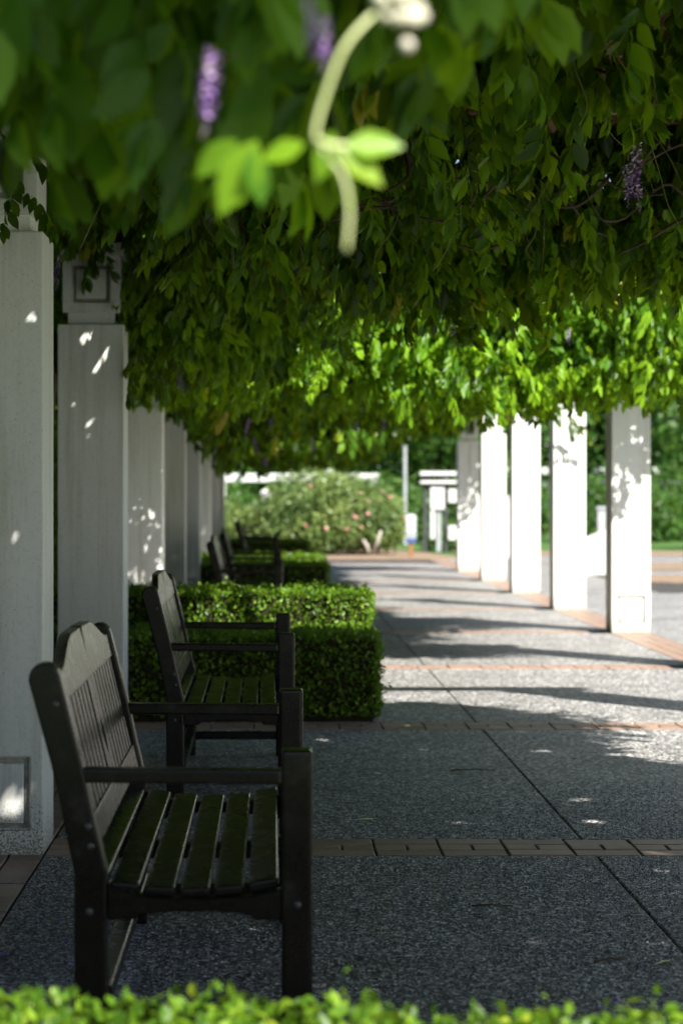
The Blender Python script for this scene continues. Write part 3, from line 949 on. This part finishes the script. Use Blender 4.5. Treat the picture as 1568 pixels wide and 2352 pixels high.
limb(VINE1, OFF1, [(-1.2, 11.9, 2.1), (-1.0, 11.5, 2.45), (-.8, 10.0, 2.72), (-.3, 8.2, 2.78), (.3, 6.4, 2.82)], (.035, .018))
limb(VINE1, OFF1, [(1.0, 9.6, 2.6), (1.35, 9.5, 2.42), (1.7, 9.3, 2.45), (2.1, 9.4, 2.6)], (.008, .005))
limb(VINE1, OFF1, [(.75, 9.9, 2.5), (1.0, 9.7, 2.28), (1.2, 9.6, 2.3)], (.006, .004))
limb(VINE2, OFF2, [(-1.3, 15.9, 0), (-1.27, 15.85, 1.3), (-1.1, 15.9, 2.2), (-.5, 16.2, 2.6), (.5, 16.5, 2.75)], (.05, .03), "trunk")
def tendril(vine, off, x, z, y0, y1, dx, dy, r=.0022, mat='stem'):
    """a thin shoot between two heights, sagging"""
    a = Vector((x, z, y0)); b_ = Vector((x + dx, z + dy, y1))
    m1 = a.lerp(b_, .4) + Vector((random.uniform(-.03, .03), random.uniform(-.03, .03), -.03))
    limb(vine, off, [a, m1, a.lerp(b_, .75) + Vector((random.uniform(-.03, .03), 0, -.02)), b_], (r, r * .6), "shoot", mat, 5, 4)
rs = random.Random(9)
for i in range(120):
    z = rs.uniform(4.8, 10.4); x = rs.uniform(-.12 * z, .19 * z)
    if in_gap(np.array([x]), np.array([z]))[0]: continue
    bz = float(bottom(np.array([x]), np.array([z]))[0])
    tendril(VINE1, OFF1, x, z, bz + .22, bz - rs.uniform(-.06, .14), rs.uniform(-.16, .16), rs.uniform(-.1, .1), rs.uniform(.0018, .003))
for i in range(40):
    z = rs.uniform(6.0, 10.2); x = rs.uniform(-.1 * z, .18 * z)
    bz = float(bottom(np.array([x]), np.array([z]))[0]) + rs.uniform(.0, .14)
    a = rs.uniform(0, 6.28); L_ = rs.uniform(.25, .6)
    limb(VINE1, OFF1, [(x + L_ * u * math.cos(a) + rs.gauss(0, .03), z + L_ * u * math.sin(a) * .6, bz + rs.gauss(0, .035) + .12 * u) for u in (0, .35, .7, 1)], (.0045, .0075), "twig", 'bark', 6, 4)
# shoots crossing in front of the first pillars
tendril(VINE1, OFF1, -.70, 10.6, 2.16, 2.62, .34, .1, .003)
tendril(VINE1, OFF1, -.62, 6.9, 2.02, 2.25, .1, .0, .0022)
for i in range(5):
    z = rs.uniform(2.5, 3.4); x = rs.uniform(-.35, .15)
    tendril(VINE1, OFF1, x, z, 1.95, 1.95 - rs.uniform(.15, .35), rs.uniform(-.08, .08), 0, .002)

# the leafy spray hanging on the second pillar's capital and the one under it
def spray(vine, off, pts, proto_scale, k):
    P = np.array(pts, float)
    V, Q, T = place(PROTO_A, P, rng.uniform(0, 6.28, len(P)), rng.normal(.3, .2, len(P)), rng.normal(0, .2, len(P)), np.full(len(P), proto_scale), rng.normal(-.2, .05, len(P)), rng)
    o = link_obj("leaf_spray", mesh_quads("leaf_spray", V - off, Q, M['wisteria'], T), vine); o['kind'] = 'stuff'
spray(VINE1, OFF1, [(-1.02 + .05 * i, 10.75 + .03 * (i % 3), 2.60 - .02 * abs(i - 3)) for i in range(6)], .85, 0)
spray(VINE1, OFF1, [(-.72, 11.0, 1.98), (-.70, 11.1, 1.88), (-.66, 11.05, 1.93), (-.6, 11.1, 2.0), (-.55, 11.2, 1.97)], .8, 1)
spray(VINE1, OFF1, [(-.86, 6.95, 2.34), (-.80, 6.9, 2.28), (-.84, 7.0, 2.22)], .8, 2)
spray(VINE2, OFF2, [(3.02 + .05 * i, 22.6, 2.2 - .05 * i) for i in range(5)], 1.1, 3)

# flower racemes
def raceme_mesh(rng, length, n, green=.25):
    """axis + small two-lipped petals, fading to bare green buds at the tip"""
    bm = bmesh.new()
    pts = [(.012 * math.sin(3 * t), .01 * math.cos(2 * t) - .01, -length * t) for t in np.linspace(0, 1, 7)]
    bm_tube(bm, pts, [.0022 - .0013 * i / 6 for i in range(7)], 5)
    lay = bm.verts.layers.float.new("tint")
    for i in range(n):
        u = (i + .5) / n
        c = Vector((.012 * math.sin(3 * u), .01 * math.cos(2 * u) - .01, -length * u))
        a = i * 2.4 + rng.uniform(-.3, .3)
        out = Vector((math.cos(a), math.sin(a), -.25)).normalized()
        s = (.011 if u < 1 - green else .0045) * rng.uniform(.8, 1.25)
        side = out.cross(Vector((0, 0, 1))).normalized(); up = side.cross(out)
        c0 = c + out * (.010 if u < 1 - green else .004)
        tt = float(np.clip(rng.normal(.45 if u > .25 else .75, .22), 0, 1))
        for flip in (1, -1):
            v = [bm.verts.new(c0), bm.verts.new(c0 + out * s * .8 + side * s * .7 + up * s * .5 * flip), bm.verts.new(c0 + out * s * 1.3 + up * s * .9 * flip), bm.verts.new(c0 + out * s * .8 - side * s * .7 + up * s * .5 * flip)]
            for q in v: q[lay] = tt
            f = bm.faces.new(v); f.material_index = 1
    me = bpy.data.meshes.new("flower_raceme"); bm.to_mesh(me); bm.free()
    me.materials.append(M['stem']); me.materials.append(M['petal'])
    return me
rr_ = np.random.default_rng(3)
RAC = [raceme_mesh(rr_, l, n) for l, n in ((.20, 46), (.16, 38), (.24, 52))]
def raceme(vine, off, px, py, z, s=1.0, k=0):
    """hang one from the point that is seen at (px, py) when z metres away"""
    o = link_obj("flower_raceme", RAC[k], vine, tuple(np.array([(px - 625) * z / 4900, z, 1.22 + (1140 - py) * z / 4900]) - off))
    o.scale = (s, s, s); o.rotation_euler = (rs.gauss(0, .12), rs.gauss(0, .12), rs.uniform(0, 6))
for px, py, z, s, k in ((490, 110, 2.3, .50, 0), (748, 30, 2.3, .4, 1), (705, -10, 2.35, .42, 1), (1462, 325, 7.6, 1.05, 2), (1434, 380, 7.5, .75, 0), (482, 470, 8.0, .5, 1),
                        (735, 350, 5.2, .6, 0), (1042, 715, 10.6, .9, 0), (1306, 755, 10.9, .55, 1), (138, 590, 9.0, .6, 2), (545, 655, 10.3, .6, 1), (1205, 600, 9.8, .5, 0), (1100, 530, 9.0, .45, 1)):
    raceme(VINE1, OFF1, px, py, z, s, k)
for px, py, z, s, k in ((372, 800, 12.2, 1.0, 2), (412, 840, 12.4, .9, 0), (575, 960, 16, .8, 0), (625, 945, 17, .9, 1), (580, 1000, 20, 1, 0), (820, 965, 17, .8, 1), (720, 1000, 22, 1.1, 0), (490, 1015, 22, 1.0, 1), (880, 955, 18, .8, 0), (1395, 835, 16.5, 1, 0), (610, 1040, 26, 1.2, 1)):
    raceme(VINE2, OFF2, px, py, z, s, k)

# spent pale flower stalk catching the sun close to the camera
def W(px, py, z): return (( px - 625) * z / 4900, z, 1.22 + (1140 - py) * z / 4900)
Z0 = 1.86
limb(VINE1, OFF1, [W(905, -60, Z0 + .03), W(905, 0, Z0 + .02), W(850, 40, Z0 + .01), W(790, 110, Z0), W(748, 215, Z0), W(724, 310, Z0), W(745, 352, Z0), W(785, 400, Z0), W(802, 480, Z0), W(795, 575, Z0)], (.0028, .0019), "flower_stalk", 'stalk', 8, 6)
limb(VINE1, OFF1, [W(724, 320, Z0), W(755, 334, Z0 - .01), W(795, 338, Z0)], (.0026, .0034), "flower_stalk", 'stalk', 8, 4)
bm = bmesh.new()
for i in range(26):
    c = Vector(W(920 + rs.gauss(0, 24), 22 + rs.gauss(0, 26), Z0 + rs.gauss(.02, .01))) - Vector(OFF1)
    bmesh.ops.create_icosphere(bm, subdivisions=1, radius=rs.uniform(.005, .009), matrix=Matrix.Translation(c))
link_obj("flower_head", finish(bm, "flower_head", mat_noisy("pale_petal", (.30, .32, .19), (.52, .47, .38), 40, .5, 0), smooth=True), VINE1)
# big translucent leaves beside it
def big_leaf(px, py, z, L, dirx, dirz, tint, n=(0.3, -1, .35)):
    p = np.array([W(px, py, z)])
    V, Q, T = leaves_at(p, np.array([[dirx, .1, dirz]]), np.array([n], float), np.array([L]), np.array([L * .52]), np.array([tint]), LEAF_A)
    link_obj("leaf", mesh_quads("leaf", V - OFF1, Q, M['wisteria'], T), VINE1)
for a in ((590, 320, 2.2, .088, -.5, -1, .85), (545, 320, 2.25, .06, -.7, -.6, .7), (790, 335, 2.15, .062, 1, .05, .92), (780, 350, 2.15, .056, .8, -.55, .95), (700, 330, 2.2, .05, -1, -.35, .92), (765, 300, 2.2, .056, -.3, -1, .8), (575, 345, 2.2, .06, .25, -1, .5)):
    big_leaf(*a)

# ------------------------------------------------------------------ litter on the paving
def ground_pt(px, py): 
    z = 5978.0 / (py - 1140); return ((px - 625) * z / 4900, z)
bm = bmesh.new()
for i in range(240):
    if i < 60:
        x, z = ground_pt(rs.uniform(0, 330), rs.uniform(1990, 2240))
    else:
        x, z = rs.uniform(-.7, 2.6), rs.uniform(4.6, 14)
    s = rs.uniform(.004, .008); a = rs.uniform(0, 6.28)
    c = Vector((x, z, .007)); u = Vector((math.cos(a), math.sin(a), .25)) * s; v = Vector((-math.sin(a), math.cos(a), rs.uniform(-.2, .5))) * s * .7
    bm.faces.new([bm.verts.new(c - u - v), bm.verts.new(c + u - v), bm.verts.new(c + u + v), bm.verts.new(c - u + v + Vector((0, 0, .003)))])
me = bpy.data.meshes.new("fallen_petals"); bm.to_mesh(me); bm.free(); me.materials.append(mat_noisy("fallen_petal", (.10, .05, .30), (.26, .18, .42), 50, .6, 0))
tag(link_obj("fallen_petals", me), "small purple petals scattered over the grey paving", "petals", kind='stuff')
for px, py, dx, dy, lab in ((1085, 1772, .20, .012, "thin dark twig on the paving between the two near brick bands"), (1400, 2210, .09, .05, "short dark twig on the paving low at the right, just above the front hedge"), (1130, 2085, .12, 0, "thin dark twig on the paving just before the nearest brick band")):
    x, z = ground_pt(px, py)
    bm = bmesh.new(); bm_tube(bm, [(-dx / 2, -dy / 2, .006), (0, .006, .009), (dx / 2, dy / 2, .005)], [.0035, .003, .002], 6)
    tag(link_obj("twig", finish(bm, "twig", M['bark'], smooth=True), None, (x, z, 0)), lab, "twig", "twigs on the paving")
for px, py, dx, dy, lab in ((835, 1885, .07, .03, "pale dry leaf stalk on the paving beside the first bench's front post"), (1520, 2215, .05, .05, "pale leaf stalk on the paving at the lower right edge")):
    x, z = ground_pt(px, py)
    bm = bmesh.new(); bm_tube(bm, [(-dx / 2, -dy / 2, .005), (0, .004, .007), (dx / 2, dy / 2, .005)], [.002, .0025, .002], 6)
    tag(link_obj("leaf_stalk", finish(bm, "leaf_stalk", M['stalk'], smooth=True), None, (x, z, 0)), lab, "leaf stalk", "pale stalks on the paving")

# ------------------------------------------------------------------ rose bushes and things behind the walk
def lump_leaves(rng, lumps, n, size, tmpl, shell_t=.25):
    """leaf-sized faces spread over and into a set of ellipsoids"""
    vol = np.array([a[3] * a[4] * a[5] for a in lumps]) ** .667; vol /= vol.sum()
    which = rng.choice(len(lumps), n, p=vol)
    Lm = np.array(lumps)[which]
    d = unit(rng.normal(0, 1, (n, 3)))
    rad = 1 - shell_t * rng.random(n) ** 1.5 + rng.normal(0, .06, n)
    rad *= 1 + .10 * np.sin(d[:, 0] * 7 + which) * np.cos(d[:, 2] * 9 + which * 2)
    P = Lm[:, :3] + d * Lm[:, 3:6] * rad[:, None]
    Nn = unit(d / Lm[:, 3:6])
    D = unit(Nn * .5 + rng.normal(0, .8, (n, 3)) + np.array([0, 0, -.2])); H = unit(Nn + rng.normal(0, .6, (n, 3)))
    L = size * rng.uniform(.6, 1.4, n)
    clump = .5 + .5 * np.sin(P[:, 0] * 3.1 + 1.7 * np.sin(P[:, 2] * 2.9)) * np.sin(P[:, 2] * 3.7 + P[:, 1] * 1.9)
    T = np.clip(.25 + .5 * clump + rng.normal(0, .18, n), 0, .95)
    return leaves_at(P, D, H, L, L * .6, T, tmpl)

def bush(name, label, loc, lumps, n, size, mat, blooms, seed, stems):
    rng = np.random.default_rng(seed)
    t = thing(name, label, "bush", loc, "rose bushes at the end of the walk")
    V, Q, T = lump_leaves(rng, lumps, n, size, LEAF_C, .45)
    k = V[:, 2] > .01
    o = link_obj("foliage", mesh_quads("foliage", V, Q, M[mat], T), t); o['kind'] = 'stuff'
    for a, b_ in stems:
        bm = bmesh.new(); bm_tube(bm, [(a[0], a[1], 0), ((a[0] + b_[0]) / 2 + .03, (a[1] + b_[1]) / 2, b_[2] * .5), b_], [.05, .04, .03], 7)
        link_obj("stem", finish(bm, "stem", M['pale_bark'], smooth=True), t)
    bm = bmesh.new()
    for i in range(7):
        a = i * .9
        bmesh.ops.create_icosphere(bm, subdivisions=1, radius=.024, matrix=Matrix.Translation((.025 * math.cos(a), .025 * math.sin(a), .012 * (i % 3))))
    me = finish(bm, "rose_bloom", M['rose_petal'], smooth=True)
    for i in range(blooms):
        l = lumps[rng.integers(0, len(lumps))]
        d = unit(np.array([rng.normal(0, 1), -abs(rng.normal(0, .8)) - .2, abs(rng.normal(.4, .6))]))
        p = np.array(l[:3]) + d * np.array(l[3:6]) * 1.0
        o = link_obj("rose_bloom", me, t, tuple(p)); s = rng.uniform(.7, 1.3); o.scale = (s, s, s)
M['pale_bark'] = mat_noisy("pale_bark", (.26, .23, .20), (.42, .39, .35), 12, .8, .3)
bush("rose_bush", "large rounded rose bush with pink blooms in the middle of the view", (1.1, 45.2, 0),
     [(0, 0, .95, 1.35, 1.1, .82), (.75, -.1, .75, .95, .9, .72), (-.75, 0, .65, .9, .9, .62), (.15, -.2, 1.15, .7, .7, .55), (1.15, .1, .6, .65, .7, .55), (-.1, -.4, .5, 1.2, .8, .48)], 30000, .085, 'rose', 20, 61,
     [((.95, -.75), (1.15, -.95, .5)), ((.92, -.72), (.75, -.85, .38))])
bush("rose_bush", "smaller rose bush at the left, below the white post and lamp", (-.6, 46, 0),
     [(0, 0, .50, .95, .8, .48), (.55, .1, .55, .7, .7, .50), (-.5, 0, .62, .5, .6, .55)], 12000, .085, 'rose', 8, 62, [])

# round garden lamp behind the small rose bush
t = thing("garden_lamp", "small grey garden lamp with a ball finial behind the roses", "lamp", (-.16, 49.5, 0))
for nm, pr, mt in (("post", [(.06, 0), (.05, .9), (.05, .98)], 'grey'), ("hood", [(.05, .98), (.24, 1.01), (.21, 1.08), (.07, 1.17)], 'grey'), ("finial", [(.05, 1.17), (.11, 1.22), (.13, 1.28), (.10, 1.35), (.01, 1.39)], 'white')):
    bm = bmesh.new(); bm_lathe(bm, pr, 16); link_obj(nm, finish(bm, nm, M[mt], smooth=False), t)
# tall lamp post
t = thing("street_lamp", "grey lamp post with box lantern standing behind the big rose bush", "street lamp", (3.35, 54, 0))
bm = bmesh.new(); bm_lathe(bm, [(.07, 0), (.055, .2), (.05, 2.6), (.04, 3.4)], 12); link_obj("pole", finish(bm, "pole", M['grey'], smooth=False), t)
box_part("arm", M['darkgrey'], (-.45, .03, -.03, .03, 3.32, 3.40), t, .005, 1)
box_part("lantern", M['darkgrey'], (-.62, -.38, -.12, .12, 1.72 + 1.45, 1.95 + 1.45), t, .01, 1)
# notice post with round-topped board
t = thing("notice_post", "round-topped pale notice board on a brown wooden post beside the rose bush", "sign", (2.83, 43.6, 0))
bm = bmesh.new(); bm_prism(bm, [(-.11, .36), (.11, .36)] + [(.11 * math.cos(a), .80 + .07 * math.sin(a)) for a in np.linspace(0, math.pi, 9)], -.03, .03)
link_obj("board", finish(bm, "board", M['grey'], .004, 1), t)
for i, (z0, z1) in enumerate(((.70, .83), (.58, .68), (.48, .56))):
    box_part("plate", M['white'], (-.085, .085, -.042, -.031, z0, z1), t, .003, 1)
box_part("box", M['blue'], (-.10, .10, -.07, .05, .27, .359), t, .006, 1)
box_part("post", M['post_wood'], (-.045, .045, -.04, .04, 0, .269), t, .005, 1)

# white garden arbour (right of the roses)
t = thing("garden_arbour", "white timber arbour with tall panels, half hidden by the last right pillar", "arbour", (3.65, 47, 0))
def ab(name, mat, x0, x1, y0, y1, z0, z1): return box_part(name, M[mat], (x0, x1, y0, y1, z0, z1), t, .008, 1)
ab("post", 'darkgrey', -.34, -.26, -.2, -.12, 0, 1.42)  # dark and grey posts: shade of the white timber put into colour
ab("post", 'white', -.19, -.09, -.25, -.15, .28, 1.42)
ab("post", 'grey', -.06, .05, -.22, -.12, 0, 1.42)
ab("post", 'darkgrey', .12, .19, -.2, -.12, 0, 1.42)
ab("post", 'white', .55, .65, -.25, -.15, 0, 1.42)
ab("panel", 'white', -.19, .12, -.28, -.255, .93, 1.41)
ab("panel", 'white', .2, .54, -.28, -.255, 1.08, 1.38)
ab("panel", 'white', .2, .54, -.28, -.255, .26, .58)
ab("beam", 'white', -.42, .75, -.32, -.22, 1.495, 1.565)
ab("beam", 'white', -.42, .75, -.32, -.22, 1.675, 1.765)
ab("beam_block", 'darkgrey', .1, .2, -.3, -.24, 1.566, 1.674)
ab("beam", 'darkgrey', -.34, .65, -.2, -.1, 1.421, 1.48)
t = thing("shrub", "low dark shrub growing under the white arbour panels", "bush", (4.0, 48.5, 0))
V, Q, T = lump_leaves(np.random.default_rng(70), [(0, 0, .3, .7, .5, .35)], 2500, .08, LEAF_C)
o = link_obj("foliage", mesh_quads("foliage", V, Q, M['tree'], T), t); o['kind'] = 'stuff'

# far low white pergola: posts, long beam, rafter ends
t = thing("garden_pergola", "far white pergola beam on posts showing behind the roses at the left", "pergola", (.4, 60, 0))
def gp(name, mat, *d): return box_part(name, M[mat], d, t, .01, 1)
gp("beam", 'white', -2.0, 2.6, -.1, .1, 1.62, 1.86)
for x in (-1.78, .35, 2.4):
    gp("post", 'white', x - .07, x + .07, -.08, .08, 0, 1.619)
for x in (-1.2, .5, 1.2):
    gp("rafter", 'white', x - .06, x + .06, -.6, .4, 1.861, 1.98)
t = thing("garden_pergola", "far shaded pergola rail with white rafter ends, seen between the sunlit right pillars", "pergola", (9.0, 66, 0))
def gp2(name, mat, *d): return box_part(name, M[mat], d, t, .01, 1)
gp2("beam", 'darkgrey', -3.2, 4.0, .1, .25, 1.56, 1.70)  # dark tone carries the beam's shade; the rafters stay white
for px in (1166, 1250, 1385, 1506):
    x = (px - 625) * 65 / 4900 - 9.0
    gp2("rafter", 'white', x - .10, x + .10, -1.0, .6, 1.90, 2.10)
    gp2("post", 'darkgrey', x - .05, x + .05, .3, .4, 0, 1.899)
t = thing("white_post", "short square white post standing behind the sunlit pillars, its shade painted grey", "post", ((1380 - 625) * 38 / 4900, 38, 0))
box_part("shaft", M['grey'], (-.08, .08, -.08, .08, 0, .98), t, .006, 1)  # grey on all sides stands for this white post in shade
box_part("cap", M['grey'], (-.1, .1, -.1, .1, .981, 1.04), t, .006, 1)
t = thing("low_wall", "low white garden wall with sloping top between two sunlit pillars", "wall", (5.0, 33, 0))
bm = bmesh.new(); bm_prism(bm, [(-.35, 0), (.42, 0), (.42, .72), (.25, .75), (-.35, .50)], -.12, .12); link_obj("coping", finish(bm, "coping", M['white'], .01, 1), t)
t = thing("white_post", "tall sunlit white post in the slit between the second and third far pillars", "post", ((1167 - 625) * 42.5 / 4900, 42.5, 0))
box_part("shaft", M['white'], (-.055, .055, -.055, .055, 0, 1.18), t, .006, 1)
box_part("cap", M['white'], (-.07, .07, -.07, .07, 1.181, 1.23), t, .006, 1)

# ------------------------------------------------------------------ trees beyond
def tree(label, x, y, h, r, seed, n, trunk_h=1.6, low=.6, cat="tree"):
    rng = np.random.default_rng(seed)
    t = thing("broadleaf_tree", label, cat, (x, y, 0), "trees beyond the garden")
    lumps = []
    for i in range(11):
        u = i / 10
        a = rng.uniform(0, 6.28); rr = r * (.25 + .55 * rng.random()) * (1.1 - .6 * u)
        zz = low + (h - low) * (.12 + .8 * u)
        s = r * rng.uniform(.38, .58) * (1.1 - .35 * u)
        lumps.append((rr * math.cos(a), rr * math.sin(a), zz, s, s, s * .8))
    V, Q, T = lump_leaves(rng, lumps, n, .30, LEAF_C, .5)
    o = link_obj("crown", mesh_quads("crown", V, Q, M['tree'], T), t)
    bm = bmesh.new()
    bm_tube(bm, [(0, 0, -.1), (.05, 0, h * .25), (.0, .1, h * .55), (.1, .1, h * .85)], [r * .075, r * .06, r * .04, r * .012], 9)
    for l in lumps[2:9]:
        bm_tube(bm, [(0, .03, max(l[2] * .45, .5)), (l[0] * .5, l[1] * .5, l[2] * .8), (l[0], l[1], l[2])], [r * .03, r * .022, r * .008], 6, False)
    link_obj("trunk", finish(bm, "trunk", M['bark'], smooth=True), t)
    return t
specs = [("dense green tree far left behind the white pergola beam", -4.5, 72, 9, 4.6, 8500), ("broad dark tree straight behind the large rose bush", 1.0, 78, 11, 5.2, 10000),
         ("light green tree behind the lamp post", 5.2, 70, 9, 3.8, 8500), ("green tree behind the white arbour", 9.0, 82, 12, 5.0, 10000),
         ("bushy tree filling the gap between the middle sunlit pillars", 12.2, 78, 11, 4.4, 9000), ("bright leafy tree at the right edge of the picture", 16.8, 74, 12, 4.6, 9500),
         ("large tree beyond the right edge over the shaded lawn", 23, 80, 13, 5.6, 9000), ("tall tree far behind the left pillars", -11, 80, 12, 6.0, 8000)]
for i, (lab, x, y, h, r, n) in enumerate(specs):
    tree(lab, x, y, h, r, 100 + i, n, 1.6, 2.6 if i in (5, 6) else .6)
# a far-off wood closing the view
rng = np.random.default_rng(200)
lumps = [(x + rng.normal(0, 1.5), 118 + rng.normal(0, 5), rng.uniform(2, 9), rng.uniform(3, 5), rng.uniform(3, 5), rng.uniform(3, 5)) for x in np.linspace(-50, 75, 64)]
V, Q, T = lump_leaves(rng, lumps, 60000, .6, LEAF_C, .4)
tag(link_obj("distant_woods", mesh_quads("distant_woods", V, Q, M['tree'], T)), "far green wood closing the view behind the garden trees", "woods", kind='stuff')
# low shrubs in front of the trees
for i, (x, y, r, lab) in enumerate(((-1.6, 62, 1.3, "rounded dark shrub left of the far white beam"), (3.2, 60, 1.4, "rounded shrub at the foot of the lamp post"), (6.6, 62, 1.6, "shrub growing behind the white arbour"), (9.4, 58, 1.5, "shrub seen between the second and third far right pillars"), (11.6, 60, 1.6, "shrub behind the low white wall"))):
    t = thing("shrub", lab, "bush", (x, y, 0), "shrubs in front of the trees")
    rng = np.random.default_rng(300 + i)
    V, Q, T = lump_leaves(rng, [(0, 0, r * .6, r, r, r * .7), (r * .5, .2, r * .45, r * .7, r * .7, r * .5), (-r * .6, -.2, r * .4, r * .6, r * .7, r * .5)], 5000, .14, LEAF_C)
    o = link_obj("foliage", mesh_quads("foliage", V, Q, M['tree'], T), t); o['kind'] = 'stuff'

# unseen trees added at the sides to cut skylight and shade the lawn
around = [(-8, 3, 10, 4.5), (-8, 13, 10, 4.5), (-8.5, 24, 10, 4.5), (17, 26, 10, 4.5), (19, 36, 11, 5), (18, 44, 11, 5), (21, 52, 11, 5), (23, 60, 11, 5), (28, 67, 11, 5), (33, 78, 11, 5)]
proto_tree = None
for i, (x, y, h, r) in enumerate(around):
    if proto_tree is None:
        proto_tree = tree("unseen broad leafy tree added beside the walk to cut skylight and shade the lawn", x, y, h, r, 400, 7000, 1.6, .2)
    else:
        c = copy_tree(proto_tree); c.location = (x, y, 0); c.rotation_euler = (0, 0, i * 1.3)
